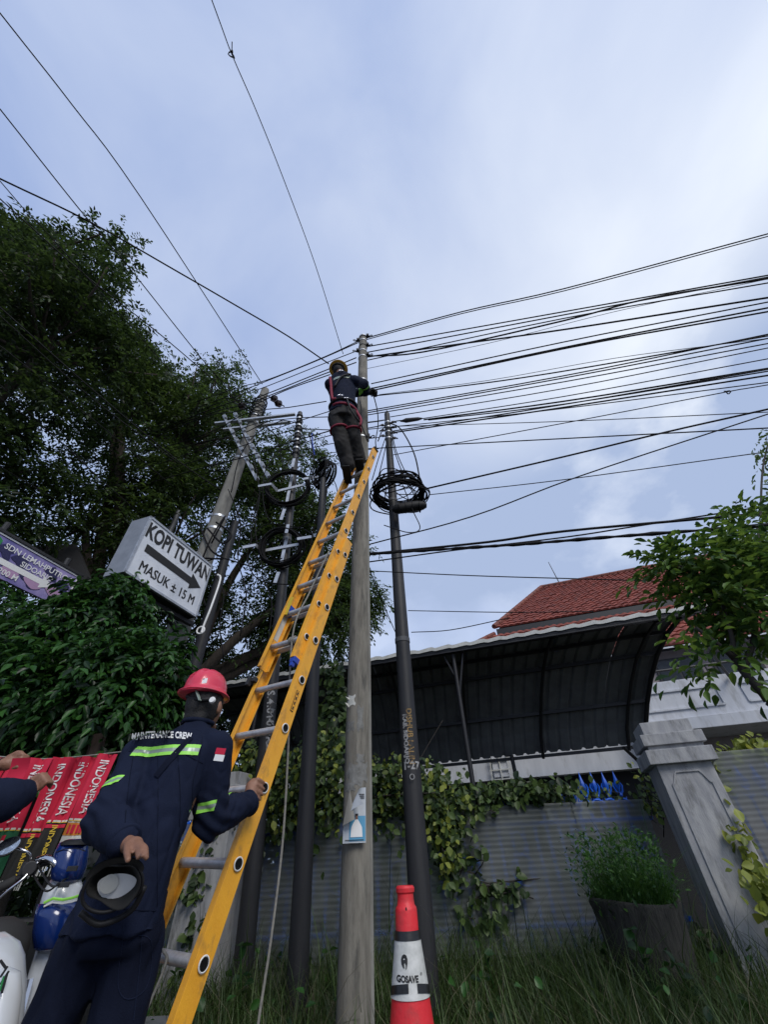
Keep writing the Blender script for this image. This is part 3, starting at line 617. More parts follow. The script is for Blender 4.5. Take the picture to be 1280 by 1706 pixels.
pole5, p5sh = pole('dark weathered steel pole between the ladder and the central concrete pole', P5B, P5T, .086, .05, 'steel_dark')
for z in (4.6, 3.15, 3.0): band(pole5, P5B, P5T, .086, .05, z, 'steel_dark', .05, .006, 'collar')
P6T, P6B = at(392, 870, 6.0), V3((-3.05, 6, 0))
pole6, _ = pole('thin dark pole standing right behind the white arrow sign', P6B, P6T, .12, .075, 'steel_dark')
P7T = at(298, 852, 5.9)
pole7, _ = pole('short slim grey pipe post rising behind the middle of the white arrow sign', V3((P7T.x-.05, 5.9, 0)), P7T, .06, .05, 'steel_grey', 'pipe_post')

# stencils, papers and the torn poster on the poles
def pole_bv(o): return bvh(o)
bv2, bv4, bv1 = bvh(p2sh), bvh(p4sh), bvh(p1sh)
FW = V3((0, 1, 0))
b = MB(); place_text(b, 'DISHUB LALIN', at(684, 1220, 4.1), (0, 0, -1), (1, 0, 0), .075, .001, 1.0, 1.0, 'CENTER', bv2, FW, .003)
obj('stencil_lettering', b, 'paint_orange', pole2)
b = MB(); place_text(b, 'KAB. SIDOARJO', at(671, 1225, 4.1), (0, 0, -1), (1, 0, 0), .06, .003, 1.0, 1.0, 'CENTER', bv2, V3((.25, 1, 0)), .003)
obj('stencil_lettering', b, 'paint_white', pole2)
b = MB(); place_text(b, '1-27', at(686, 1272, 4.1), (1, 0, 0), (0, 0, 1), .085, .003, .9, 1.1, 'CENTER', bv2, FW, .003)
obj('stencil_lettering', b, 'paint_white', pole2); b = MB(); b.torus(at(687, 1294, 4.19), .02, .004, (V3((1,0,0)), V3((0,0,1)), V3((0,1,0))), 16, 4); obj('stencil_lettering', b, 'paint_white', pole2)
b = MB(); place_text(b, 'S.4.010.0.064', at(443, 1200, 4.8), (.14, 0, -1), (1, 0, .14), .115, .003, 1.05, 1.1, 'CENTER', bv4, V3((.1, 1, 0)), .003)
obj('stencil_lettering', b, 'paint_white', pole4)
for (px, py, w_, h_) in ((600, 1195, .045, .17), (583, 1208, .06, .07), (584, 1165, .07, .08), (588, 1290, .12, .14), (604, 1285, .06, .12), (583, 1310, .07, .05), (600, 1262, .05, .05)):
    b = MB()
    c = at(px, py, 3.38)
    def P(u, v, c=c, w_=w_, h_=h_):
        p = c+V3(((u-.5)*w_*(1+.25*math.sin(v*9)), 0, (v-.5)*h_*(1+.2*math.sin(u*7)))); h = bv1.ray_cast(p-FW*.5, FW); return (h[0]-FW*.003) if h[0] is not None else p
    b.grid(P, 4, 5); obj('paper_remnant', b, 'white_dirty' if py == 1165 else 'scrap', pole1)
t = thing('poster', at(590, 1395, 3.36), 'torn light blue and white paper poster curling off the concrete pole', 'poster')
PO = at(591, 1357, 3.37)
def PP(u, v, off=0):        # u across, v up; upper left corner peels forward
    x = (u-.5)*.155; z = (v-.5)*.30; y = -.012-abs(x)*abs(x)*-2.0
    k = max(0, (v-.45)*1.2+(.55-u)*1.1-.25)
    p = PO+V3((x+.14*k*k, y-.10*k-off, z-.10*k*k)); return p
b = MB(); b.grid(PP, 10, 14); obj('paper_sheet', b, 'paper', t, smooth=True)
b = MB(); b.grid(lambda u, v: PP(.28+u*.7, .03+v*.44, .002), 8, 8); obj('blue_print', b, 'light_blue', t)
b = MB(); b.grid(lambda u, v: PP(.60+(u-.5)*(.52-.10*v-.34*max(0, v-.55)/.45), .10+v*.32, .004), 8, 8); obj('white_print', b, 'white', t)
b = MB(); b.grid(lambda u, v: PP(.545+.11*u, .41+v*.075, .005), 3, 3); obj('face_print', b, 'skin', t)
b = MB(); b.grid(lambda u, v: PP(.535+.13*u, .475+v*.035, .006), 3, 2); b.grid(lambda u, v: PP(.1+.8*u, .045+v*.012, .005), 3, 1)
for k in range(3): b.grid(lambda u, v, k=k: PP(.66+.28*u, .86-.035*k+v*.016, .005), 3, 1)
obj('black_print', b, 'sign_ink', t)
def FL(u, v): x = -.077+.085*u*(1-v)+.045*v; return PO+V3((x, -.03-.045*math.sin(u*1.6)*(1-v)-.015*v, -.06+.20*v+.03*u*(1-v)))
b = MB(); b.grid(FL, 8, 10); obj('curled_flap', b, 'paper_back', t, smooth=True)

# ================================================================ CABLE COILS
def coil(name, c, R, ax, n, spread, label, parent_group, r=.011, wob=.03, m='cable'):
    t = thing(name, c, label, 'cable coil', parent_group); X, Y, Z = ax
    for k in range(n):
        b = MB(); q = V3(c)+Z*rng.normal(0, spread)+X*rng.normal(0, .018)+Y*rng.normal(0, .018); rr = R*(1+rng.normal(0, .035))
        b.torus(q, (rr, rr*(1+rng.normal(0, .02))), r, ax, 44, 5, wob); obj('cable_turn', b, m, t, smooth=True)
    return t
ux, uy, uz = V3((1,0,0)), V3((0,1,0)), V3((0,0,1))
def axes(nrm):
    Z = V3(nrm).normalized(); X = V3((1,0,0))-Z*Z.x; X.normalize(); return X, Z.cross(X), Z
CC = at(665, 822, 4.2)
t = coil('cable_coil', CC, .355, axes((.04, -.10, .99)), 15, .065, 'large loose coil of black cable around the dark steel telecom pole', 'cable coils on the poles', .012, .06)
for k in range(6):
    b = MB(); b.torus(CC+V3((rng.normal(0,.03), rng.normal(0,.03), -.05+rng.normal(0,.04))), (.37+.015*k, .34), .010, axes((.15*rng.normal(), .12+.15*rng.normal(), .97)), 40, 5, .07); obj('cable_turn', b, 'cable', t, smooth=True)
for k in range(6):
    b = MB(); b.torus(CC+V3((.06*rng.normal(), .04*rng.normal(), .10+.07*rng.random())), (.27+.07*rng.random(), .22+.08*rng.random()), .008, axes((.45*rng.normal(), .35*rng.normal(), .9)), 36, 5, .09); obj('cable_turn', b, 'cable', t, smooth=True)
b = MB(); q = at(682, 845, 4.05)
pts = [q+V3((x_, 0, .02*math.sin(x_*9))) for x_ in (-.24, -.2, -.12, 0, .12, .2, .25)]; b.tube(pts, [.03, .062, .075, .078, .075, .062, .03], 12)
for x_ in (-.15, -.05, .05, .15): b.tube([q+V3((x_-.008, 0, 0)), q+V3((x_+.008, 0, 0))], .086, 12)
ts = obj('splice_closure', b, 'black', t, smooth=40)
bracket4 = dict()
for (px, py, pxl, pxr, top, bot) in ((480, 812, 440, 516, 770, 850), (470, 912, 414, 505, 880, 955)):
    c = at(px, py, 4.82)
    t = coil('cable_coil', c, .36 if py < 850 else .31, axes((0.05, -1, -.12)), 12, .03, 'upper coil of black cable on a silver cross bracket left of the ladder' if py < 850 else 'lower coil of black cable on a silver cross bracket left of the ladder', 'cable coils on the poles', .011, .02)
    for A, B in ((at(pxl-10, py-2 if py < 850 else py, 4.72), at(pxl+12, py-6 if py < 850 else py-4, 4.72)), (at(pxl+12, py-6 if py < 850 else py-4, 4.72), at(pxl+22, py+6, 4.86)), (at(pxl+22, py+6, 4.88), at(pxr-4, py-6, 4.88)), (at(pxr-10, py-14, 4.72), at(pxr+14, py-18, 4.72)), (at(px+10, top-6, 4.74), at(px+7, top+8, 4.74)), (at(px+8, top+14, 4.9), at(px-2, bot-14, 4.9)), (at(px-6, bot-2, 4.74), at(px-12, bot+16, 4.74))):
        m_ = MB(); m_.bar(A, B, .05, .012, (0, 1, 0)); obj('bracket_arm', m_, 'galv', t)
t = coil('cable_coil', at(540, 790, 4.6), .25, axes((-.75, -.7, -.1)), 12, .05, 'third coil of black cable edge-on behind the ladder top rungs', 'cable coils on the poles', .012, .03)

# ================================================================ LADDER
DL = ray(761, 387).normalized(); RL = ray(-734, 1487); RL = (RL-DL*RL.dot(DL)).normalized(); NF = DL.cross(RL).normalized()
if NF.y > 0: NF = -NF                                # towards the climber's side
q0 = np.array([337-CX, 1606-CY, F]); q0 = q0*(1.54/F); L0 = V3((q0.dot(_x), q0.dot(_y), q0.dot(_u)+EYE))
SP = .3048
def LP(n, r=0, f=0): return L0+DL*(SP*n)+RL*r+NF*f
lad = thing('extension_ladder', LP(-2.5, .2), 'long yellow fibreglass extension ladder leaning on the poles under the climber', 'ladder')
def rail(r, sgn, n0, n1, f, wid=.088, flange=.034):
    """channel: web faces outwards (-sgn*RL), flanges point inwards"""
    b = MB(); A, B = LP(n0, r, f), LP(n1, r, f); mid = (A+B)/2; ln = (B-A).length
    b.box(mid, (.006, wid, ln), (RL, NF, DL))
    for s in (-1, 1): b.box(mid+NF*(s*(wid/2-.0035))+RL*(sgn*flange/2), (flange-.004, .007, ln), (RL, NF, DL))
    return obj('side_rail', b, 'yellow', lad, bevel=.0015)
WB = .42
rail(0, 1, -2.55, 8.65, 0); rail(WB, -1, -2.55, 8.55, 0)
FO, FI = .058, .036
rail(FI, 1, 4.4, 14.72, FO); rail(WB-FI, -1, 4.4, 14.6, FO)
def rung(n, r0, r1, f):
    b = MB(); A, B = LP(n, r0-.008, f), LP(n, r1+.008, f)
    k = 16; rad = [.0195*(1+.10*abs(math.cos(2*2*math.pi*i/k))) for i in range(k)]; vs = []
    for P_ in (A, B):
        for i in range(k):
            a = 2*math.pi*i/k; vs.append(P_+(DL*math.cos(a)+NF*math.sin(a))*rad[i])
    b.add(vs, [(i, (i+1) % k, k+(i+1) % k, k+i) for i in range(k)]+[tuple(range(k-1, -1, -1)), tuple(k+i for i in range(k))]); o = obj('rung', b, 'alu', lad, smooth=50)
    for s, q in ((-1, r0-.009), (1, r1+.009)):
        b = MB(); b.use('white_trim'); b.torus(LP(n, q, f), .0225*rng.uniform(.95, 1.05), .0036, (DL, NF, RL), 18, 5); b.use('hole_shade'); b.lathe([(0, 0), (.021, 0)], LP(n, q+s*.002, f), 16, (DL, NF, RL*s)); obj('rung_ring', b, None, o, smooth=40)  # black disc on the closed end paints the shade inside the hollow rung
for n in range(-2, 9): rung(n, 0, WB, 0)
for n in range(5, 15): rung(n, FI, WB-FI, FO)
# hooks, caps, labels, pulley
for r, s in ((FI, 1),):
    b = MB(); b.box(LP(4.36, r+s*.012, FO), (.040, .075, .04), (RL, NF, DL)); b.box(LP(4.28, r+s*.012, FO+.02), (.025, .03, .05), (RL, NF, DL)); obj('guide_cap', b, 'blue_plastic', lad, bevel=.005)
b = MB(); b.box(LP(6.1, WB-FI-.03, FO-.005), (.03, .05, .09), (RL, NF, DL)); obj('rung_lock', b, 'blue_plastic', lad, bevel=.004)
b = MB(); b.bar(LP(5.9, WB-FI-.035, FO+.03), LP(6.45, WB-FI-.045, FO+.045), .03, .012, NF); obj('lock_tongue', b, 'yellow_print', lad)
b = MB(); b.box(LP(4.15, WB+.0, .06), (.06, .03, .03), (RL, NF, DL)); b.box(LP(4.1, WB+.02, .075), (.03, .03, .06), (RL, NF, DL)); obj('bracket', b, 'steel_dark', lad, bevel=.003)
def rail_label(n, f, w_, h_, m, r=-.0045): b = MB(); b.box(LP(n, r, f), (.002, w_, h_), (RL, NF, DL)); return obj('sticker', b, m, lad)
rail_label(3.55, -.005, .024, .13, 'sign_ink'); rail_label(3.55, -.005, .018, .122, 'yellow', -.006)
for k in range(4): rail_label(3.40+.10*k, -.005, .010, .018, 'sign_ink', -.0075)
b = MB(); b.box(LP(5.6, WB-FI+.001, FO), (.002, .05, .22), (RL, NF, DL)); o = obj('sticker', b, 'white_dirty', lad)
b = MB(); place_text(b, 'FPI', LP(5.62, WB-FI-.0045, FO), -DL, NF, .055, .002); obj('sticker_print', b, 'sign_ink', lad)
b = MB(); b.box(LP(5.6, WB-FI-.004, FO), (.002, .055, .24), (RL, NF, DL)); obj('sticker', b, 'white_dirty', lad)
for r in (0, WB):
    b = MB(); b.box(LP(-2.62, r, 0), (.05, .12, .06), (RL, NF, DL)); obj('foot', b, 'rubber', lad, bevel=.008)
for r in (FI, WB-FI): b = MB(); b.box(LP(14.72, r, FO), (.03, .09, .03), (RL, NF, DL)); obj('end_cap', b, 'bark_dark', lad, bevel=.004)
# haul rope
A = LP(8.1, .13, .08); b = MB(); pts = [A, LP(6.5, .16, .085), LP(5.1, .15, .09), at(480, 1250, 2.75), at(471, 1400, 2.8), at(452, 1560, 2.8), at(430, 1706, 2.8), at(421, 1800, 2.8)]
pp = crspline(pts, 10); b.tube(pp, .007, 6)
for k in range(3): b.torus(LP(5.0, .14+.02*k, FO), .026, .007, (DL, NF, RL), 14, 5)
tag(obj('rope', b, 'rope', loc=pp[-1], smooth=True), 'thin grey haul rope hanging from the ladder down to the grass', 'rope')
b = MB()
for k in range(5): b.torus(LP(0, WB-.05+.012*k, 0), .03+.002*(k % 2), .0075, (DL, NF, RL), 16, 5, .04)
b.tube(crspline([LP(0, WB-.03, .03), LP(.05, WB-.12, .045), LP(.03, WB-.2, .035), LP(-.1, WB-.22, .02), LP(-.6, WB-.21, .02)]), .006, 5)
tag(obj('rope', b, 'rope', loc=LP(0, WB, 0), smooth=True), 'rope wound around the left end of the lowest visible ladder rung', 'rope')

# ================================================================ TRAFFIC CONE
KC = V3((.014, 1.93, 0))
cone = thing('traffic_cone', KC, 'tall red traffic cone with white collar and black tape in the grass', 'traffic cone')
def cr(z): return .030+.150*(.93-z) if z < .93 else .030
b = MB(); b.lathe([(cr(.03), .03), (cr(.03), .035), (cr(.5), .5), (cr(.87), .872), (.0375, .925), (.036, .932), (.0305, .938), (.0285, .952), (.0285, .965), (.0325, .97), (.033, .98), (.029, .986), (.024, .986), (.022, .95), (0, .94)], KC, 40); csh = obj('cone_body', b, 'cone_red', cone, smooth=35)
b = MB(); b.box(KC+V3((0,0,.015)), (.40, .40, .03)); obj('base', b, 'rubber', cone, bevel=.008)
b = MB(); n_ = 40
b.lathe([(cr(.735)+.003, .735), (cr(.868)+.003, .868)], KC, n_); b.f = b.f[:-2]; b.m = b.m[:-2]; col_ = obj('reflective_collar', b, 'cone_white', cone, smooth=True)
b = MB(); b.lathe([(cr(.855)+.004, .856), (cr(.878)+.004, .878)], KC, n_); b.f = b.f[:-2]; b.m = b.m[:-2]; obj('black_band', b, 'tape_black', cone, smooth=True)
b = MB(); vs = []; fs = []
for j in range(38):
    a = math.radians(-68+j*9); 
    for z in (.738-.012*math.sin(a*1.0), .757-.012*math.sin(a)): vs.append(KC+V3((math.cos(a)*(cr(z)+.005), math.sin(a)*(cr(z)+.005), z)))
fs = [(2*i, 2*i+2, 2*i+3, 2*i+1) for i in range(37)]; b.add(vs, fs); obj('black_band', b, 'tape_black', cone, smooth=True)
b = MB(); b.tube([KC+V3((-.004, -.0315, .952)), KC+V3((-.004, -.045, .952))], .0, 4); b = MB(); b.sphere(KC+V3((.0, -.0345, .925)), (.005, .003, .009), 10); obj('vent_shade', b, 'hole_shade', cone)  # dark bead on the surface stands for shade inside a vent
cbv = bvh(col_)
b = MB(); place_text(b, 'GOSAVE', KC+V3((-.007, -.1, .777)), (1, 0, -.03), (0, 0, 1), .019, .0009, .95, 1.0, 'CENTER', cbv, FW, .0012, cut=.006)
place_text(b, '®', KC+V3((.037, -.1, .785)), (1, 0, 0), (0, 0, 1), .009, 0, 1, 1, 'CENTER', cbv, FW, .0012)
# helmeted-head emblem: rounded crest with a face opening
def em(x, z):
    p = KC+V3((x-.014, -.1, z+.812)); h = cbv.ray_cast(p-FW*.4, FW); return (h[0]-FW*.0012) if h[0] is not None else p
crest = [(-.010, -.004), (-.011, .006), (-.007, .014), (0, .017), (.007, .014), (.010, .006), (.009, -.004), (.006, -.013), (.003, -.016), (.004, -.006), (.001, -.001), (-.002, -.004), (-.001, -.013), (-.005, -.012)]
b.poly([em(*q) for q in crest]); obj('logo_print', b, 'sign_ink', cone)

# ================================================================ OVERHEAD CABLES
def wire(pts, r, label, group, ext=(0, .6), m='cable', sub=5, twist=False):
    P = [V3(p) for p in pts]; r *= 1.1
    if ext[1]: P.append(P[-1]+(P[-1]-P[-2]).normalized()*((P[-1]-P[0]).length*ext[1]))
    if ext[0]: P.insert(0, P[0]-(P[1]-P[0]).normalized()*((P[-1]-P[0]).length*ext[0]))
    c = crspline(P, sub); b = MB()
    if twist: rr = [r*(1+.22*math.sin(i*1.9)+.15*math.sin(i*.7)) for i in range(len(c))]
    else: rr = r
    b.tube(c, rr, 5); o = obj('overhead_cable', b, m, loc=c[0], smooth=True); tag(o, label, 'cable', group); return o
def z5(x, y): return 600+.53125*x, 380+.53125*y
W5 = V3((math.cos(math.radians(14)), -math.sin(math.radians(14)), 0))
def wr(pts, Y0, r, label, group='cables running right from the poles', **k):
    """points in the enlarged upper right view; the cable hangs in the vertical plane of the street through its pole"""
    A = at(*z5(*pts[0]), Y0); out = [A]
    for p in pts[1:]: out.append(on_plane(*z5(*p), A, W5))
    return wire(out, r, label, group, **k)
RW = [
 ([(12,347),(320,262),(640,190),(1280,18)], 3.5, .010, 'topmost cable running right from the tip of the central concrete pole'),
 ([(12,352),(320,268),(640,197),(1280,26)], 3.5, .008, 'cable hugging the topmost one just below it, right of the central pole'),
 ([(15,373),(640,262),(1280,148)], 3.5, .010, 'third cable down from the central pole tip running right'),
 ([(15,391),(640,272),(1280,154)], 3.5, .010, 'fourth cable down from the central pole tip running right'),
 ([(15,402),(200,388),(640,290),(900,222),(1280,158)], 3.5, .013, 'thick dark cable that dips then joins the bundle at the upper right edge'),
 ([(15,416),(640,283),(1280,172)], 3.5, .009, 'thin cable crossing the thick dipping one right of the central pole'),
 ([(15,405),(250,372),(640,318),(1280,218)], 3.5, .013, 'heavy cable below the upper bundle reaching the right edge alone'),
 ([(15,442),(400,362),(800,262),(1280,160)], 3.5, .004, 'very thin wire slanting up through the upper bundle to the right'),
 ([(35,488),(640,357),(1280,232)], 3.45, .009, 'cable leaving right just above the climber gloves'),
 ([(35,503),(640,374),(1280,250)], 3.45, .011, 'first of the pair leaving right level with the climber gloves'),
 ([(35,510),(640,378),(1280,262)], 3.45, .011, 'second of the pair leaving right level with the climber gloves'),
 ([(35,527),(280,500),(600,455),(1280,338)], 3.45, .009, 'cable leaving right just below the climber gloves'),
 ([(60,522),(400,478),(800,408),(1280,346)], 3.45, .004, 'faint thin wire just under the gloves running right'),
 ([(0,577),(640,463),(1280,333)], 3.9, .009, 'upper of three parallel cables above the dark telecom pole tip'),
 ([(0,583),(640,470),(1280,346)], 3.9, .009, 'middle of three parallel cables above the dark telecom pole tip'),
 ([(0,590),(640,482),(1280,362)], 3.9, .008, 'lower of three parallel cables above the dark telecom pole tip'),
 ([(95,592),(640,503),(1280,376)], 4.3, .008, 'cable from the dark telecom pole tip rising to the right'),
 ([(178,600),(640,528),(1280,410)], 4.3, .008, 'cable leaving the grey splice sleeve, uppermost of its fan'),
 ([(200,601),(640,543),(1280,440)], 4.3, .013, 'heaviest cable of the fan leaving the grey splice sleeve'),
 ([(215,602),(640,552),(1280,449)], 4.3, .010, 'cable just under the heaviest one of the splice sleeve fan'),
 ([(100,637),(640,553),(1280,443)], 4.3, .010, 'cable starting below the telecom pole clamps and rising through the fan'),
 ([(100,642),(640,562),(1280,462)], 4.3, .012, 'thick cable starting below the telecom pole clamps, lowest of the bundle'),
 ([(15,632),(560,575),(1280,484)], 3.5, .006, 'thin cable passing behind the telecom pole just below its clamps'),
 ([(100,712),(660,608),(1150,514),(1290,490)], 4.4, .007, 'thin cable with a small loop knot near the right edge'),
 ([(100,622),(640,606),(1280,577)], 4.3, .006, 'nearly level thin cable below the bundle on the right'),
 ([(20,692),(640,660),(1280,627)], 3.6, .007, 'level cable passing behind the telecom pole under its tip'),
 ([(205,818),(640,717),(960,640),(1285,567)], 4.1, .012, 'thick cable rising right from the big loose coil'),
 ([(25,993),(350,905),(690,778),(1285,582)], 3.6, .007, 'long thin cable slanting up steeply across the clouds to the right edge'),
 ([(220,836),(640,789),(1240,707)], 4.1, .006, 'thin cable running right from the side of the big loose coil'),
 ([(28,1022),(400,985),(640,951),(1170,903)], 3.5, .012, 'upper of the two heavy low cables above the house'),
 ([(28,1047),(300,1010),(640,970),(900,930)], 3.5, .007, 'thin low cable starting below the heavy pair at the central pole'),
 ([(28,1075),(350,1090),(720,1101)], 3.5, .005, 'thin lowest cable running almost level to the house ridge'),
]
for p, Y0, r, lb in RW: wr(p, Y0, r, lb)
wr([(28,1022),(250,1008),(500,992),(800,968),(1215,937)], 3.5, .015, 'lower twisted heavy cable sagging above the red tiled roof', twist=True, sub=14)
def z6(x, y): return 680+.46875*x, 880+.46875*y
A = at(*z6(0, 293), 4.4); wire([A, on_plane(*z6(350, 299), A, W5), on_plane(*z6(660, 296), A, W5)], .005, 'thin level service wire reaching the left end of the tiled roof', 'service wires to the house', ext=(0, 0))
A = at(*z6(12, 370), 4.4); wire([A, on_plane(*z6(150, 362), A, EE), on_plane(*z6(330, 325), A, EE)], .005, 'short thin service wire from the telecom pole to the roof corner', 'service wires to the house', ext=(0, .1))
wire([at(616, 950, 3.6), at(640, 1010, 4.2), at(672, 1082, 5.0)], .005, 'short thin stay wire dropping right behind the central pole to the carport edge', 'service wires to the house', ext=(0, 0))
# splice sleeve on the telecom pole
b = MB(); A, B = at(673, 701, 4.25), at(697, 698, 4.25); b.tube([A-(B-A)*.25, A, A+(B-A)*.15, B, B+(B-A)*.3], [.012, .03, .045, .035, .012], 10); tag(obj('splice_sleeve', b, 'cable_grey', loc=A, smooth=40), 'grey tapered splice sleeve on the cable just right of the telecom pole tip', 'cable splice')
b = MB(); A = at(1213, 653, 3.2); b.torus(A, .035, .008, axes((0,-1,0)), 14, 5, .1); tag(obj('cable_knot', b, 'cable', loc=A), 'small loop knot on the thin cable near the right edge', 'cable knot')
b = MB(); A = at(386, 90, 1.42); 
c1 = [atz(352, -2, 8.7), atz(386, 90, 8.85), atz(425, 180, 8.95), atz(470, 292, 9.0), atz(525, 440, 8.95), at(572, 590, 3.45)]
wire(c1, .006, 'long thin wire running from the top edge down to the central pole, with a knot', 'cables coming from overhead', ext=(.5, 0))
b = MB(); A = c1[1]; b.torus(A, .03, .008, axes((.3,0,1)), 12, 5, .2); b.tube([A, A+V3((.04,-.1,-.02))], .006, 5); tag(obj('cable_knot', b, 'cable', loc=A), 'small tied knot on the thin wire at the top of the picture', 'cable knot')
# bundle between the central pole and the leaning pole, going on left through the tree
WL = V3((-math.cos(math.radians(24)), math.sin(math.radians(24)), 0))
def z3(x, y): return 350+.3125*x, 560+.3125*y
def zt(x, y): return .375*x, 350+.375*y
LW = [
 ([z3(795,25),z3(600,115),z3(300,235),zt(1000,808),zt(500,985),zt(0,1180)], .009, 'top cable running left from the central pole tip'),
 ([z3(790,35),z3(560,135),z3(250,260),zt(900,870),zt(0,1215)], .009, 'second cable running left from the central pole tip'),
 ([z3(785,78),z3(560,165),z3(270,280),zt(950,865),zt(0,1240)], .008, 'third cable running left from the central pole tip'),
 ([z3(780,115),z3(560,205),z3(200,345),zt(900,900),zt(0,1265)], .010, 'fourth cable left from the central pole, passing above the yellow helmet'),
 ([z3(780,140),z3(560,220),z3(200,360),zt(900,915),zt(300,1130),zt(0,1300)], .010, 'cable left from the central pole at the yellow helmet'),
 ([z3(640,205),z3(400,290),z3(150,400),zt(800,960),zt(0,1320)], .009, 'cable passing just under the yellow helmet to the left'),
 ([z3(620,348),z3(420,380),z3(200,410),zt(900,1000),zt(500,1130),zt(0,1345)], .008, 'cable passing left behind the climber waist'),
 ([z3(640,400),z3(450,460),z3(200,540),zt(900,1030),zt(400,1190),zt(0,1390)], .007, 'cable passing left behind the climber hips'),
 ([z3(650,430),z3(430,440),z3(200,480),zt(850,1080),zt(400,1220),zt(0,1380)], .007, 'level cable passing left behind the climber thighs'),
 ([z3(640,500),z3(450,500),z3(250,560),zt(850,1120),zt(400,1260),zt(0,1420)], .007, 'cable passing left behind the climber knees'),
 ([z3(640,505),z3(450,560),z3(200,640),zt(850,1160),zt(400,1290),zt(0,1440)], .009, 'lower cable sloping left behind the climber knees'),
 ([z3(900,480),z3(640,530),z3(400,600),z3(100,700),zt(700,1230),zt(0,1450)], .009, 'cable from the telecom pole clamps sloping left behind the ladder top'),
 ([z3(900,540),z3(640,575),z3(300,660),z3(0,770),zt(700,1255),zt(200,1400)], .007, 'lowest cable of the left bundle from the telecom pole'),
 ([z3(900,600),z3(500,640),z3(200,720),zt(800,1240),zt(300,1390)], .006, 'thin cable crossing the perforated braces low down to the left'),
]
for i, (p, r, lb) in enumerate(LW):
    A = at(*p[0], 3.5 if i < 11 else 4.2); wire([A]+[on_plane(*q, A, WL) for q in p[1:]], r, lb, 'cables running left from the poles', ext=(0, .5))
# cables coming over the viewer from the upper left
UW = [
 ([(-2,20),(120,175),(235,330),(437,640)], 9.9, 10.0, .009, 'long cable from the left edge near the top down to the leaning pole top'),
 ([(-2,180),(133,350),(210,440),(337,599),(394,661)], 9.4, 9.0, .009, 'cable crossing the treetop down to the crossarm of the leaning pole'),
 ([(-2,297),(150,370),(300,455),(395,510),(480,560),(548,606)], 7.6, 7.4, .0105, 'thick cable sweeping from the left edge to the climber helmet'),
 ([(-2,330),(20,350),(150,466),(270,560),(409,680),(470,735)], 9.1, 8.8, .010, 'cable through the tree edge down to the crossarm, right one of its pair'),
 ([(-2,300),(41,350),(67,376),(202,526),(285,620)], 9.0, 8.6, .007, 'thinner cable ending in the tree above the bundle'),
 ([(-2,511),(150,646),(289,762),(371,819)], 7.4, 6.4, .010, 'thick dark cable crossing the tree down to the coil pole'),
 ([(-2,525),(150,661),(300,774)], 7.3, 6.5, .008, 'cable just under the thick one crossing the tree'),
 ([(-2,575),(150,695),(289,811)], 7.2, 6.4, .007, 'lower thin cable crossing the dark part of the tree'),
 ([(-2,640),(112,748),(232,856)], 7.0, 6.0, .007, 'thin cable ending above the white arrow sign'),
 ([(-2,662),(131,762),(218,875)], 6.9, 6.0, .007, 'thin cable reaching the top corner of the white arrow sign'),
 ([(-2,777),(94,833)], 6.0, 5.6, .007, 'short thin cable at the left edge above the purple banner'),
]
for p, za, zb, r, lb in UW:
    n = len(p); q = [atz(x_, y_, za+(zb-za)*i/(n-1)) for i, (x_, y_) in enumerate(p)]; wire(q, r, lb, 'cables coming from overhead', ext=(.4, 0))
# droppers between the telecom pole clamps and its coil, and at the climber
def drop(pts, r, label): c = crspline([at(*p) for p in pts], 7); b = MB(); b.tube(c, r, 5); tag(obj('drop_cable', b, 'cable', loc=c[0], smooth=True), label, 'cable', 'cables dropping to the coil on the telecom pole')
drop([(650,705,4.2),(668,715,4.15),(690,755,4.1),(701,805,4.1)], .012, 'thick cable bowing out right from the telecom pole clamps down to its coil')
drop([(652,712,4.2),(660,750,4.2),(678,790,4.15),(694,805,4.1)], .008, 'inner cable dropping right of the telecom pole to its coil')
drop([(653,715,4.2),(656,745,4.2),(672,790,4.15),(688,808,4.1)], .008, 'straight cable closest to the telecom pole on its right')
drop([(645,722,4.2),(632,760,4.15),(620,800,4.1)], .008, 'cable dropping left of the telecom pole to the coil')
drop([(646,730,4.2),(638,765,4.15),(628,805,4.1)], .008, 'second cable dropping left of the telecom pole to the coil')
drop([(622,656,3.2),(629,685,3.6),(630,710,4.0),(626,735,4.0),(628,750,4.1)], .009, 'cable hanging down from the climber gloves to the ladder tip')
drop([(630,735,4.1),(640,712,4.15),(655,703,4.2),(672,700,4.2)], .010, 'short cable looping across the telecom pole clamps')
drop([(612,704,3.6),(628,702,3.9),(640,700,4.2)], .013, 'short thick cable from the central pole to the telecom pole tip')
drop([(668,800,4.1),(688,850,4.0),(700,880,4.0),(680,887,4.0),(640,875,4.05)], .007, 'loose loop hanging under the coil of the telecom pole')
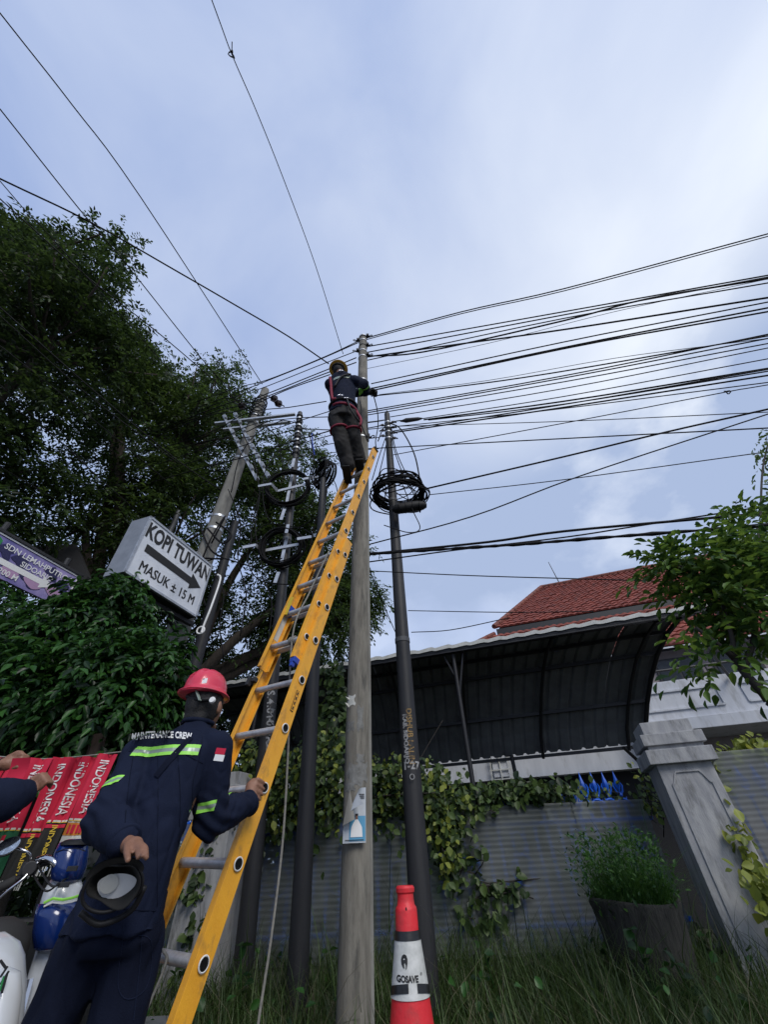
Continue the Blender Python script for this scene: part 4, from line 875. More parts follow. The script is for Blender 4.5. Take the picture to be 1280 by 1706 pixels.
# tangle around the coils and the leaning pole
tr_ = [([(352,905,5.0),(375,860,5.0),(350,900,4.9),(330,960,5.0),(342,1010,5.0)], .012, 'black cable looping down beside the right edge of the white arrow sign'), ([(345,880,5.0),(370,905,4.9),(385,890,4.9),(360,870,5.0)], .014, 'short thick black loop lashed to the leaning pole above the sign'), ([(395,700,4.9),(420,760,4.8),(432,820,4.8),(425,880,4.8),(438,950,4.8)], .009, 'long slack cable from the crossarm down past both bracket coils'), ([(410,720,4.9),(455,700,4.9),(500,705,4.9)], .009, 'short cable bridging the leaning pole and the tip of the coil pole'), ([(330,870,5.1),(350,915,5.0),(372,930,5.0),(340,930,5.0)], .013, 'thick cable kinked around the leaning pole by the sign corner'), ([(440,800,4.8),(425,850,4.8),(418,905,4.8),(430,930,4.8)], .007, 'thin cable joining the left sides of the two bracket coils'), ([(510,770,4.8),(525,800,4.7),(520,840,4.7),(495,850,4.75)], .007, 'thin cable bowing right of the upper bracket coil'), ([(470,700,4.95),(463,730,4.9),(470,770,4.85),(480,800,4.8)], .006, 'thin cable hanging into the top of the upper bracket coil'), ([(515,720,4.8),(520,745,4.6),(523,770,4.5)], .010, 'short cable dropping to the edge-on coil behind the ladder'),
 ([(490,700,4.9),(520,760,4.8),(556,800,4.5),(560,840,4.5),(530,870,4.6)], .007, 'thin cable sweeping behind the edge-on coil towards the ladder'), ([(380,815,5.0),(400,870,4.95),(396,930,4.95),(410,990,4.9),(400,1060,4.9)], .008, 'black cable wandering down between the leaning pole and the coils'), ([(350,945,5.0),(372,985,4.95),(366,1040,4.95),(372,1095,4.95)], .007, 'thin cable hanging down just right of the sign'), ([(436,960,4.8),(452,1000,4.8),(448,1060,4.8),(440,1120,4.8)], .008, 'cable running down the coil pole below the lower coil'), ([(300,905,5.2),(330,935,5.1),(370,930,5.0),(430,945,4.9),(470,930,4.85)], .009, 'cable strung from the leaning pole across to the lower coil'), ([(470,700,4.95),(430,720,4.95),(400,760,4.95),(385,820,5.0)], .009, 'cable curving from the coil pole top to the leaning pole'), ([(505,760,4.8),(470,750,4.8),(440,790,4.8),(445,860,4.8),(490,880,4.8),(530,860,4.7)], .008, 'wide loose loop of cable around the upper bracket coil'), ([(520,890,4.7),(500,880,4.75),(440,875,4.8),(412,920,4.8),(430,965,4.8),(490,975,4.8)], .007, 'wide loose loop of cable around the lower bracket coil'), ([(545,810,4.5),(538,870,4.5),(528,950,4.5),(521,1060,4.5)], .013, 'thick cable running down the pole behind the ladder')]
for i, (p, r, lb) in enumerate(tr_):
    c = crspline([at(*q) for q in p], 7); b = MB(); b.tube(c, r*1.15, 5); tag(obj('loose_cable', b, 'cable', loc=c[0], smooth=True), lb, 'cable', 'loose cables around the left poles')
b = MB(); b.tube(crspline([at(520,722,4.6), at(521,740,4.6), at(524,758,4.6)], 5), .012, 6); tag(obj('loose_cable', b, 'blue_plastic', loc=at(520,722,4.6)), 'short blue cable end hanging in the tangle', 'cable')
b = MB(); b.tube(crspline([at(362,957,4.5), at(367,965,4.5), at(352,1010,4.4), at(340,1040,4.4), at(335,1055,4.4)], 6), .013, 6); b.torus(at(334, 1050, 4.4), .045, .011, axes((0,-1,0)), 16, 5); tag(obj('loose_cable', b, 'white', loc=at(362,957,4.5), smooth=True), 'pale curved wire hanging from the right edge of the white arrow sign', 'cable')

# ================================================================ SIGNS
SD = V3((math.sin(.3), math.cos(.3), 0)); SN = V3((SD.y, -SD.x, 0))     # along the face, out of the face
SA = at(352, 945, 4.9)
TL, BL, BR, TR = (on_plane(*q, SA, SD) for q in ((251,857), (209,951), (326,1033), (352,945)))
zt_, zb_ = (TL.z+TR.z)/2, (BL.z+BR.z)/2; a0 = V3((TL.x, TL.y, 0)); a1 = V3((TR.x, TR.y, 0)); sw = (a1-a0).length; sd_ = (a1-a0).normalized(); sn = V3((sd_.y, -sd_.x, 0)); shh = zt_-zb_
sg = thing('light_box_sign', (a0+a1)/2+V3((0,0,zb_)), 'white light box sign with a black arrow pointing right, mounted on the leaning pole', 'sign')
mid = (a0+a1)/2+V3((0,0,(zt_+zb_)/2)); dep_ = .30
b = MB(); b.box(mid-sn*(dep_/2), (sw, dep_, shh), (sd_, sn, V3((0,0,1)))); obj('box', b, 'sign_side', sg, bevel=.006)
b = MB(); b.box(mid+sn*.003, (sw-.05, .006, shh-.05), (sd_, sn, V3((0,0,1)))); obj('face', b, 'sign_face', sg)
b = MB(); f_ = .028
for x0, x1, y0, y1 in ((-sw/2, sw/2, shh/2-f_, shh/2), (-sw/2, sw/2, -shh/2, -shh/2+f_), (-sw/2, -sw/2+f_, -shh/2, shh/2), (sw/2-f_, sw/2, -shh/2, shh/2)):
    b.box(mid+sd_*((x0+x1)/2)+V3((0,0,(y0+y1)/2))+sn*.008, (x1-x0, .02, y1-y0), (sd_, sn, V3((0,0,1))))
obj('frame', b, 'galv', sg)
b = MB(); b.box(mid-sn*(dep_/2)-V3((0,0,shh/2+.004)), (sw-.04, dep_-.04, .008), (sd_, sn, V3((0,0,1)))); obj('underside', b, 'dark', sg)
UZ = V3((0, 0, 1))
fc = lambda x_, y_, l=.0095: mid+sd_*(x_*sw/2)+UZ*(y_*shh/2)+sn*l
b = MB(); place_text(b, 'KOPI TUWAN', fc(.03, .55), sd_, UZ, .30, .011, .64, 1.0); o = obj('lettering', b, 'sign_ink', sg)
b = MB()
for dx_ in (-.0035, 0, .0035): place_text(b, 'MASUK ± 15 M', fc(.02, -.57, .0095+dx_*.1)+sd_*dx_+UZ*dx_*.5, sd_, UZ, .185, 0, .82, 1.0)
obj('lettering', b, 'sign_ink', sg)
b = MB(); b.poly([fc(*q) for q in ((-.80,-.12),(-.80,.14),(.52,.10),(.52,.26),(.86,-.02),(.52,-.30),(.52,-.14))]); obj('arrow', b, 'sign_ink', sg)
for k in range(7):
    b = MB(); y0 = -.8+.25*k
    b.tube(crspline([fc(-.95+.05*k, y0, .0042), fc(-.6+.1*k, y0+.35, .0042), fc(-.2+.06*k, y0+.02, .0042), fc(.2+.05*k, y0+.4, .0042), fc(.62+.02*k, y0+.1, .0042)], 6), .0035, 4); obj('wave_print', b, 'sign_wave', sg)
b = MB()
for z_ in (zb_+.08, zt_-.1, zb_-.08): b = MB(); b.bar(V3((P3B.x+.1, 5.2, z_)), V3((mid.x, mid.y, z_))+sd_*(sw*.3)-sn*.2, .05, .05); obj('mounting_bracket', b, 'steel_dark', sg)
b = MB(); b.bar(fc(-.1, -1.1, -.15), fc(1.1, -1.12, -.1), .06, .05); obj('mounting_bracket', b, 'steel_dark', sg)
# purple banner
BA = at(130, 965, 4.6); bt0, bt1 = on_plane(-70, 845, BA, SD), BA; bz1 = 4.19; bz0 = 3.70
bt0 = on_plane(-60, 852, BA, SD); c0 = V3((bt0.x, bt0.y, 0)); c1_ = V3((BA.x, BA.y, 0)); bd = (c1_-c0).normalized(); bn = V3((bd.y, -bd.x, 0)); bw = (c1_-c0).length
bs = thing('school_banner', (c0+c1_)/2+UZ*bz0, 'purple direction banner with a white arrow, half hidden by the bush', 'banner')
bm_ = (c0+c1_)/2+UZ*((bz0+bz1)/2); bh = bz1-bz0
b = MB(); b.box(bm_-bn*.02, (bw, .03, bh), (bd, bn, UZ)); obj('panel', b, 'banner', bs)
b = MB(); b.box(bm_+UZ*(bh/2+.02)-bn*.03, (bw+.08, .10, .035), (bd, bn, UZ)); b.box(bm_+bd*(bw/2+.02)-bn*.03, (.035, .10, bh+.05), (bd, bn, UZ)); obj('frame', b, 'steel_dark', bs)
bf = lambda x_, y_, l=.002: bm_+bd*(bw/2-x_)+UZ*y_+bn*l
b = MB(); b.bar(bf(0, bh/2-.012), bf(bw, bh/2-.012), .022, .006, bn); b.bar(bf(.012, -bh/2), bf(.012, bh/2), .006, .016); obj('border', b, 'white', bs)
b = MB()
for k in range(6):
    cx_, cy_ = .12+.2*k, .12*math.sin(k*2.2); b.poly([bf(cx_+.09*(1+.4*math.cos(3*a))*math.cos(a), cy_+.08*(1+.4*math.sin(2*a))*math.sin(a), .0015) for a in np.linspace(0, 6.28, 17)[:-1]])
obj('dark_swirl', b, 'banner_dark', bs)
for k in range(4): b = MB(); b.poly([bf(.2+.28*k+.10*(1+.3*math.cos(2*a+k))*math.cos(a), -.12+.08*math.sin(a+.4), .0022) for a in np.linspace(0, 6.28, 17)[:-1]]); obj('pink_swirl', b, 'banner_pink', bs)
for tx_, px_, py_, sz_, al_ in (('SDN LEMAHPUTRO 3', .055, .125, .105, 'RIGHT'), ('SIDOARJO', .50, .018, .10, 'CENTER'), ('± 200 M', .80, -.17, .10, 'CENTER')):
    b = MB(); place_text(b, tx_, bf(px_, py_, .004), bd, UZ, sz_, .0012, .92, 1.0, al_); obj('lettering', b, 'white', bs)
b = MB(); b.poly([bf(x_, y_, .0035) for x_, y_ in ((1.5,-.03),(1.5,-.10),(.40,-.10),(.40,-.15),(.24,-.065),(.40,.02),(.40,-.03))]); obj('arrow', b, 'white', bs)
b = MB(); b.poly([bf(1.06+.05*math.cos(a), .13+.06*math.sin(a), .004) for a in np.linspace(.5, 6.78, 7)[:-1]]); obj('emblem', b, 'green', bs)
for x_ in (-.3, .55):
    b = MB(); p = bm_+bd*x_-bn*.1; b.tube([V3((p.x, p.y, 0)), V3((p.x, p.y, bz1+.2))], .035, 8); obj('post', b, 'steel_dark', bs)
# dark old signboard seen end-on behind the banner
b = MB(); A = at(60, 905, 5.6); B = at(125, 905, 5.6); b.poly([at(40,912,5.6), at(125,906,5.6), at(146,960,5.6), at(130,985,5.6), at(60,985,5.6)], (0, .12, 0)); tag(obj('old_signboard', b, 'dark', loc=at(100,940,5.6)), 'dark blank board behind the right end of the purple banner', 'signboard')

# ================================================================ TREES
SKYLINE = [(-400,300),(-60,330),(0,350),(55,368),(110,388),(150,372),(200,366),(240,378),(244,400),(232,414),(205,432),(226,455),(220,480),(196,492),(228,522),(255,545),(262,580),(285,615),(318,625),(335,590),(350,585),(362,600),(395,592),(410,620),(400,645),(425,672),(450,700),(470,705),(505,672),(528,680),(548,705),(548,740),(566,775),(585,790),(600,860),(606,940),(622,975),(640,1005),(652,1040),(656,1090),(650,1120),(600,1500),(600,2600),(-900,2600),(-900,300)]
def keep(P, margin=0):
    x, y, z = proj(P); ok = inside(SKYLINE, x, y) | (z < .3)
    return ok
def branch_tube(b, p0, p1, r0, r1, k=7, wob=.12):
    p0, p1 = V3(p0), V3(p1); d = p1-p0; o = d.orthogonal().normalized(); q = d.cross(o).normalized(); pts = []; a = random.random()*6
    for i in range(k+1):
        t = i/k; pts.append(p0+d*t+(o*math.sin(a+t*4)+q*math.cos(a+t*3))*(wob*d.length*t*(1-t)))
    b.tube(pts, [r0+(r1-r0)*i/k for i in range(k+1)], 8); return pts
def tree(loc, trunk_r, fork_z, clumps, label, lm, nleaf, leaf, clr=(.55, .95), group=None, name='tree', carve=True, length=.42, K=9, droop=.5, cat='tree'):
    """clumps: (x,y,z,rx,ry,rz,count) ellipsoids in which the leaf clumps sit"""
    t = thing(name, loc, label, cat, group); base = V3(loc); fork = base+V3((.1, 0, fork_z))
    b = MB(); branch_tube(b, base, fork, trunk_r, trunk_r*.72, 7, .04); obj('trunk', b, 'bark', t, smooth=True)
    C = []; wts = []
    bb = MB()
    for (x, y, z, rx, ry, rz, n) in clumps:
        hub = V3((x, y, z-.3*rz)); branch_tube(bb, fork, hub, trunk_r*.55, trunk_r*.22)
        u = unit(rng.normal(size=(n*3, 3)))*(rng.random((n*3, 1))**.45); c = np.array([x, y, z])+u*np.array([rx, ry, rz])
        if carve: c = c[keep(c)]
        c = c[:n]
        for q in c[::3]: branch_tube(bb, hub, q, trunk_r*.14, .014, 5)
        C.append(c)
    obj('limb', bb, 'bark', t, smooth=True)
    C = np.concatenate(C); R = rng.uniform(*clr, len(C)); idx = rng.integers(0, len(C), nleaf//K)
    u = unit(rng.normal(size=(len(idx), 3))); u[:, 2] = np.abs(u[:, 2])*.9-.15; off = u*(rng.random((len(idx), 1))**.5)*R[idx][:, None]*np.array([1, 1, .62])
    st = C[idx]+off; dr = unit(off+rng.normal(0, .25, off.shape)); P, D, Nn = sprays(st, dr, length*rng.uniform(.6, 1.2, len(st)), K, droop)
    if carve:
        tw = np.tile(rng.normal(0, 16, (len(st), 2)), (K, 1)); x_, y_, z_ = proj(P); k = inside(SKYLINE, x_+tw[:, 0], y_+tw[:, 1]) | (z_ < .3); P, D, Nn = P[k], D[k], Nn[k]
    o = leaves('crown', P, D, Nn, leaf*rng.uniform(.7, 1.25, len(P)), lm, t); return t
tree((-8.5, 4.2, 0), .32, 4.0, [(-8.2,2.6,11.5,2.9,2.2,3.2,90), (-6.6,3.4,9.2,2.0,1.8,2.2,60), (-7.2,4.0,6.3,1.9,1.7,2.2,55), (-10.5,2.5,14,3,2.5,3,40)], 'tall dark tree at the left edge whose top reaches highest', 'leafA', 56000, .118, (.32, .78), 'roadside trees on the left')
tree((-5.6, 7.0, 0), .28, 4.2, [(-5.6,6.6,10.5,1.9,1.6,3.0,75), (-6.4,6.2,7.2,1.9,1.4,2.2,50), (-4.9,6.8,6.6,1.5,1.2,2.0,45), (-5.0,7.2,13.2,1.3,1.2,1.8,26), (-7.0,5.4,12.4,1.3,1.2,2.0,40), (-6.6,5.6,9.6,1.2,1.0,1.8,30)], 'leafy green tree in the middle of the left group, behind the cables', 'leafB', 64000, .112, (.32, .72), 'roadside trees on the left')
tree((-4.3, 8.0, 0), .24, 3.6, [(-3.2,7.9,9.2,1.6,1.3,3.0,60), (-2.0,8.0,6.8,1.5,1.1,2.6,55), (-1.9,10.2,6.4,1.7,.9,1.6,45), (-5.0,8.4,5.2,1.5,1.2,1.8,40), (-.95,9.9,6.9,.85,.8,1.6,30), (-2.6,9.0,5.6,1.1,.6,1.0,24)], 'tree behind the coil poles and the ladder, reaching right of the concrete pole', 'leafB', 66000, .112, (.32, .72), 'roadside trees on the left')
tree((-9.5, 8.5, 0), .3, 3.0, [(-9.0,8.0,5.0,3.0,2.0,3.0,60), (-7.0,8.6,3.0,2.4,1.5,2.0,45), (-12,8,7,3,3,3,40)], 'dark tree low at the left edge behind the purple banner', 'leafA', 36000, .13, (.6, 1.0), 'roadside trees on the left')
tree((-4.6, 12.0, 0), .2, 2.0, [(-4.6,12.0,4.2,2.6,1.0,2.2,60), (-7.6,11.5,4.0,2.4,1.0,2.4,50), (-2.6,12.2,5.2,1.2,.8,1.6,30)], 'dark rounded tree in the garden beyond the left end of the carport', 'leafA', 34000, .15, (.4, .9), 'roadside trees on the left')
# pale twigs showing against the leaves
# front bush with drooping compound leaves
def bush(name, label, cat, regs, lm, n, leaf, length, K, droop, group=None, stem=None, near=True, tlr=.5, loc=None):
    """regs: (x,y,z, rx,ry,rz, weight)"""
    regs = np.array(regs, float); wts = regs[:, 6]/regs[:, 6].sum(); loc = loc or (regs[:, 0].mean(), regs[:, 1].mean(), max(0, (regs[:, 2]-regs[:, 5]).min()))
    t = thing(name, loc, label, cat, group); k = rng.choice(len(regs), n, p=wts); u = unit(rng.normal(size=(n, 3)))*(rng.random((n, 1))**.4)
    st = regs[k, :3]+u*regs[k, 3:6]; dr = unit(u+rng.normal(0, .3, u.shape)+np.array([0, 0, .25])); P, D, Nn = sprays(st, dr, length*rng.uniform(.6, 1.3, n), K, droop)
    leaves('foliage', P, D, Nn, leaf*rng.uniform(.65, 1.25, len(P)), lm, t, near=near)
    if stem:
        b = MB()
        for A, B, r0, r1 in stem: branch_tube(b, A, B, r0, r1)
        obj('stem', b, 'bark_dark', t, smooth=True)
    return t
bush('roadside_bush', 'dense dark green bush with drooping leaflets under the white arrow sign', 'bush',
     [(*at(50,1088,3.7), .75,.45,.36,3), (*at(160,1040,3.8), .40,.4,.34,2.4), (*at(190,1010,3.9), .26,.3,.22,1.1), (*at(235,1120,3.6), .30,.35,.28,1.8), (*at(120,1140,3.4), .6,.4,.34,2.4), (*at(20,1160,3.4), .5,.4,.4,2), (*at(185,1180,3.5), .40,.3,.22,1.6), (*at(250,1170,3.7), .20,.2,.14,.7), (*at(-120,1050,3.6), .8,.5,.6,2)],
     'leafC', 1650, .088, .44, 13, .7, stem=[((-3.0,4.0,0), at(60,1150,3.7), .07, .03), ((-3.0,4.0,0), at(180,1080,3.8), .06, .02), ((-2.7,4.0,0), at(230,1150,3.7), .05, .02)], loc=(-3.0, 4.0, 0))
b_ = MB()
# right-hand tree
rt = bush('garden_tree', 'green leafed tree leaning in from the right edge over the tiled roof', 'tree',
     [(*at(1235,940,2.35), .26,.25,.20,2.6), (*at(1265,880,2.5), .18,.2,.16,1.2), (*at(1165,935,2.3), .20,.18,.085,1.3), (*at(1120,940,2.3), .10,.1,.06,.5), (*at(1250,1010,2.25), .22,.2,.16,2.2), (*at(1190,1100,2.2), .09,.1,.06,.45), (*at(1285,1050,2.2), .15,.2,.15,1.2), (*at(1330,950,2.3), .3,.3,.3,1.5), (*at(1180,1000,2.3), .12,.1,.08,.6)],
     'leafD', 520, .072, .24, 8, .45, stem=[((2.62,2.3,0), (2.35,2.3,1.25), .05, .04), ((2.35,2.3,1.25), at(1282,1168,2.3), .035, .028), (at(1282,1168,2.3), at(1225,1098,2.3), .024, .020), (at(1225,1098,2.3), at(1160,1045,2.3), .016, .009), (at(1225,1098,2.3), at(1205,1000,2.3), .016, .008), (at(1240,1115,2.3), at(1265,1010,2.3), .018, .008), (at(1205,1000,2.3), at(1130,940,2.3), .010, .005), (at(1265,1010,2.3), at(1262,880,2.4), .012, .006)], loc=(2.62, 2.3, 0))
n = 24; st = np.array([at(1268+rng.normal(0,5), 715+rng.random()*130, 2.7) for _ in range(n)]); P, D, Nn = sprays(st, np.tile([-.25,-.1,-.6], (n,1))+rng.normal(0,.25,(n,3)), .18, 6, .3)
leaves('foliage', P, D, Nn, .07*rng.uniform(.7,1.2,len(P)), 'leafD', rt, near=True)
b = MB(); b.tube(crspline([at(1300,640,2.9), at(1285,720,2.75), at(1272,780,2.65), at(1268,860,2.5)], 6), .008, 6); obj('stem', b, 'bark_dark', rt)
# vines and shrubs along the fence
def flat_leaves(nm, label, regs, n, leaf, mats=('ivy', 'ivy_yellow'), group='climbing plants on the fence', tang=.6, cat='vine', Yn=-1.0, seed_down=.6):
    regs = np.array(regs, float); wts = regs[:, 6]/regs[:, 6].sum(); t = thing(nm, tuple(regs[0, :3]), label, cat, group)
    for mi, (mt, frac) in enumerate(zip(mats, (.82, .18))):
        m_ = int(n*frac); k = rng.choice(len(regs), m_, p=wts); P = regs[k, :3]+rng.normal(0, .5, (m_, 3))*regs[k, 3:6]
        if mi: P = P+np.array([0, -.03, .03])
        D = unit(rng.normal(0, .55, (m_, 3))+np.array([0, -.25, -seed_down])); Nn = unit(rng.normal(0, .45, (m_, 3))+np.array([0, Yn, .55]))
        leaves('foliage', P, D, Nn, leaf*rng.uniform(.5, 1.25, m_), mt, t, near=True, wid=.72, fold=.09)
    b = MB()
    for _ in range(12):
        q = regs[rng.integers(len(regs))]; p = V3(q[:3])+V3(rng.normal(0, .3, 3)*q[3:6]); b.tube(crspline([p, p+V3(rng.normal(0,.5,3)*q[3:6])+V3((0,.03,0)), p+V3(rng.normal(0,.9,3)*q[3:6])+V3((0,.04,0))], 4), .006, 5)
    obj('stem', b, 'bark_dark', t); return t
fl = lambda x, y, Y, rx, rz, w_, ry=.16: (*at(x, y, Y), rx, ry, rz, w_)
flat_leaves('climbing_vine', 'bright leafy vine hanging over the fence beside the dark telecom pole', [fl(740,1350,5.3,.35,.30,3), fl(742,1410,5.25,.12,.34,1.7), fl(700,1310,5.4,.4,.22,2.4), fl(650,1330,5.4,.35,.3,2.6), fl(640,1290,5.4,.25,.14,1.2)], 1900, .078)
flat_leaves('climbing_vine', 'low dark vine trailing along the fence top left of the blue spikes', [fl(850,1320,5.5,.55,.10,2.2), fl(900,1318,5.5,.5,.10,2), fl(800,1330,5.5,.4,.14,2)], 850, .09, ('ivy', 'ivy'))
flat_leaves('climbing_vine', 'sparse leafy vine tangled among the blue spikes left of the tall pillar', [fl(1010,1325,5.62,.35,.10,1), fl(1078,1320,5.6,.12,.22,1.6), fl(1085,1350,5.4,.06,.12,.7)], 190, .07)
flat_leaves('climbing_vine', 'yellow green vine on the fence between ladder and dark pole', [fl(470,1300,5.2,.6,.30,3.4), fl(440,1340,5.2,.45,.28,2.4), fl(530,1330,5.3,.4,.34,2.4), fl(540,1260,5.5,.35,.3,1.6), fl(420,1270,5.2,.15,.25,.5)], 2300, .082)
flat_leaves('climbing_vine', 'large leafed vine climbing left of the concrete pole up to the carport', [fl(555,1160,6.2,.18,.35,2), fl(570,1200,6.1,.22,.4,2.2), fl(545,1235,6.0,.22,.25,1.4), fl(555,1125,6.3,.15,.2,1)], 420, .15, ('ivy', 'ivy'))
flat_leaves('climbing_vine', 'yellowish vine strand creeping down the right side of the tall pillar', [(*(at(1195,1290,4.85)), .10,.08,.14,1), (*at(1222,1370,4.75), .07,.08,.28,1), (*at(1250,1430,4.65), .10,.08,.24,1.3), (*at(1275,1500,4.5), .12,.08,.2,1.4), (*at(1235,1250,4.9), .30,.1,.07,1.1), (*at(1262,1235,4.9), .2,.1,.08,.9)], 330, .095, ('ivy_yellow', 'ivy_yellow'))
flat_leaves('climbing_vine', 'thin vine on the sheet fence low between telecom pole and planter', [fl(830,1480,5.38,.30,.12,1.2,.04), fl(780,1440,5.38,.2,.3,1,.04), fl(800,1530,5.38,.25,.08,.8,.04)], 130, .10, ('ivy', 'ivy'))
flat_leaves('climbing_vine', 'sparse creeping vine on the sheets behind the lower ladder rungs', [fl(350,1420,4.9,.12,.3,1,.05), fl(330,1480,4.9,.25,.1,1,.05), fl(320,1560,4.9,.1,.3,1,.05)], 130, .09, ('ivy', 'ivy'))
bush('hedge', 'dark hedge filling the garden behind the fence left of the concrete pole', 'hedge', [(-2.4,7.0,1.0,1.6,.5,.9,2.4), (-.6,7.2,.9,1.4,.5,.7,1.6), (-4.6,7.4,1.8,1.8,.7,1.6,3), (-6.8,7.0,2,1.8,.8,1.8,2), (-3.6,5.6,1.0,1.0,.5,.8,1.5)], 'leafA', 2600, .12, .4, 9, .6, near=False)
# ---- grass
def blades(name, P, H, lean, m, parent=None, wd=.006, kind='stuff', loc=None, seg=4):
    n = len(P); a = rng.uniform(0, 2*math.pi, n); d = np.stack([np.cos(a), np.sin(a), np.zeros(n)], 1); s = np.stack([-d[:, 1], d[:, 0], np.zeros(n)], 1); V = np.empty((n, 2*seg+1, 3))
    for i in range(seg+1):
        t = i/seg; c = P+d*(lean*H*t*t)[:, None]+np.array([0, 0, 1])*(H*t*(1-.35*lean*t))[:, None]; w_ = wd*(1-t)**.7
        if i < seg: V[:, 2*i] = c-s*w_; V[:, 2*i+1] = c+s*w_
        else: V[:, 2*seg] = c
    k = 2*seg+1; fc = [(2*i, 2*i+1, 2*i+3, 2*i+2) for i in range(seg-1)]+[(2*seg-2, 2*seg-1, 2*seg)]; flt = [i for q in fc for i in q]; lens = [len(q) for q in fc]
    loops = ((np.arange(n)*k)[:, None]+np.array(flt)[None]).ravel(); me = bpy.data.meshes.new(name); me.vertices.add(n*k); me.vertices.foreach_set('co', V.ravel()); me.loops.add(len(loops)); me.loops.foreach_set('vertex_index', loops.astype(np.int32))
    st = np.concatenate([[0], np.cumsum(np.tile(lens, n))])[:-1]; me.polygons.add(n*len(fc)); me.polygons.foreach_set('loop_start', st.astype(np.int32)); me.update(calc_edges=True); me.materials.append(M[m])
    o = link_mesh(name, me, parent, loc); o['kind'] = kind; return o
def scatter(n, x0, x1, y0, y1, clump=26, sp=.22):
    c = np.stack([rng.uniform(x0, x1, clump), rng.uniform(y0, y1, clump)], 1); k = rng.integers(0, clump, n); P = c[k]+rng.normal(0, sp, (n, 2)); P = np.where(rng.random((n, 1)) < .35, np.stack([rng.uniform(x0, x1, n), rng.uniform(y0, y1, n)], 1), P)
    return np.concatenate([P, np.zeros((n, 1))], 1)
n = 60000; P = scatter(n, -3.2, 5.0, 2.4, 5.35, 110); g1 = blades('tall_grass', P, rng.gamma(7, .052, n)*(.75+.5*((P[:, 1]-2.7)/2.6)), rng.uniform(.2, 1.1, n), 'grass')
n = 4200; P = scatter(n, -2.6, 4.4, 2.6, 5.2, 50); blades('dry_grass', P, rng.gamma(7, .062, n), rng.uniform(.3, 1.3, n), 'straw', wd=.003)
n = 9000; P = np.stack([rng.uniform(-60, 60, n), 5.7+rng.gamma(2, 5, n), np.zeros(n)], 1); blades('far_grass', P, rng.uniform(.1, .4, n), rng.uniform(.2, 1, n), 'grass', wd=.02)
n = 800; P = scatter(n, -2.4, 4.6, 2.9, 5.2, 26, .16); P[:, 2] = rng.uniform(.08, .5, n); D = unit(rng.normal(0, .7, (n, 3))); Nn = unit(rng.normal(0, .5, (n, 3))+np.array([0, -.3, 1])); leaves('ground_cover', P, D, Nn, .065*rng.uniform(.5, 1.3, n), 'leafC', None, near=True, wid=.75, kind='stuff')
def weed(x, y, h, label):
    t = thing('weed', (x, y, 0), label, 'weed', 'tall broad leafed weeds in the grass'); b = MB(); c = crspline([V3((x, y, 0)), V3((x+.03, y, h*.5)), V3((x-.02, y-.02, h))], 4); b.tube(c, .006, 5); obj('stem', b, 'leafC', t); ps = []
    for i in range(int(h*26)):
        q = c[min(len(c)-1, 1+int(i*len(c)/(h*26)))]; ps.append(q)
    P = np.array(ps); D = unit(rng.normal(0, .8, P.shape)+np.array([0, 0, .1])); Nn = unit(rng.normal(0, .3, P.shape)+np.array([0, -.4, 1])); leaves('leaf_cluster', P, D, Nn, .075*rng.uniform(.6, 1.3, len(P)), 'leafC', t, near=True, wid=.8, kind='stuff')
weed(1.62, 4.05, .62, 'broad leafed weed standing right in front of the planter'); weed(1.78, 3.9, .48, 'shorter broad leafed weed in the grass before the planter base'); weed(-.12, 3.2, .40, 'small weed between the concrete pole and the cone'); weed(-1.2, 4.3, .60, 'weed at the foot of the stencilled pole'); weed(.62, 4.4, .5, 'weed in the grass right of the telecom pole foot')
n = 1500; a = rng.uniform(0, 6.28, n); rr = .30*np.sqrt(rng.random(n)); P = np.stack([pc.x+rr*np.cos(a), pc.y+rr*np.sin(a), np.full(n, .62)], 1); blades('planter_grass', P, rng.gamma(6, .062, n), rng.uniform(.1, 1.7, n), 'grass2', pt, wd=.004)
n = 2600; a = rng.uniform(0, 6.28, n); hh_ = rng.random(n)**1.6*.46; rr = (.30+.05*rng.normal(size=n))*np.sqrt(rng.random(n))*(1+.25*(hh_ > .1)); P = np.stack([pc.x+rr*np.cos(a), pc.y+rr*np.sin(a), .68+hh_+.05*np.sin(a*3)], 1); leaves('planter_weeds', P, unit(rng.normal(0,.7,(n,3))+np.array([0,0,.35])), unit(rng.normal(0,.5,(n,3))+np.array([0,-.4,1])), .042*rng.uniform(.4,1.3,n), 'grass2', pt, near=True, wid=.45, kind='stuff')

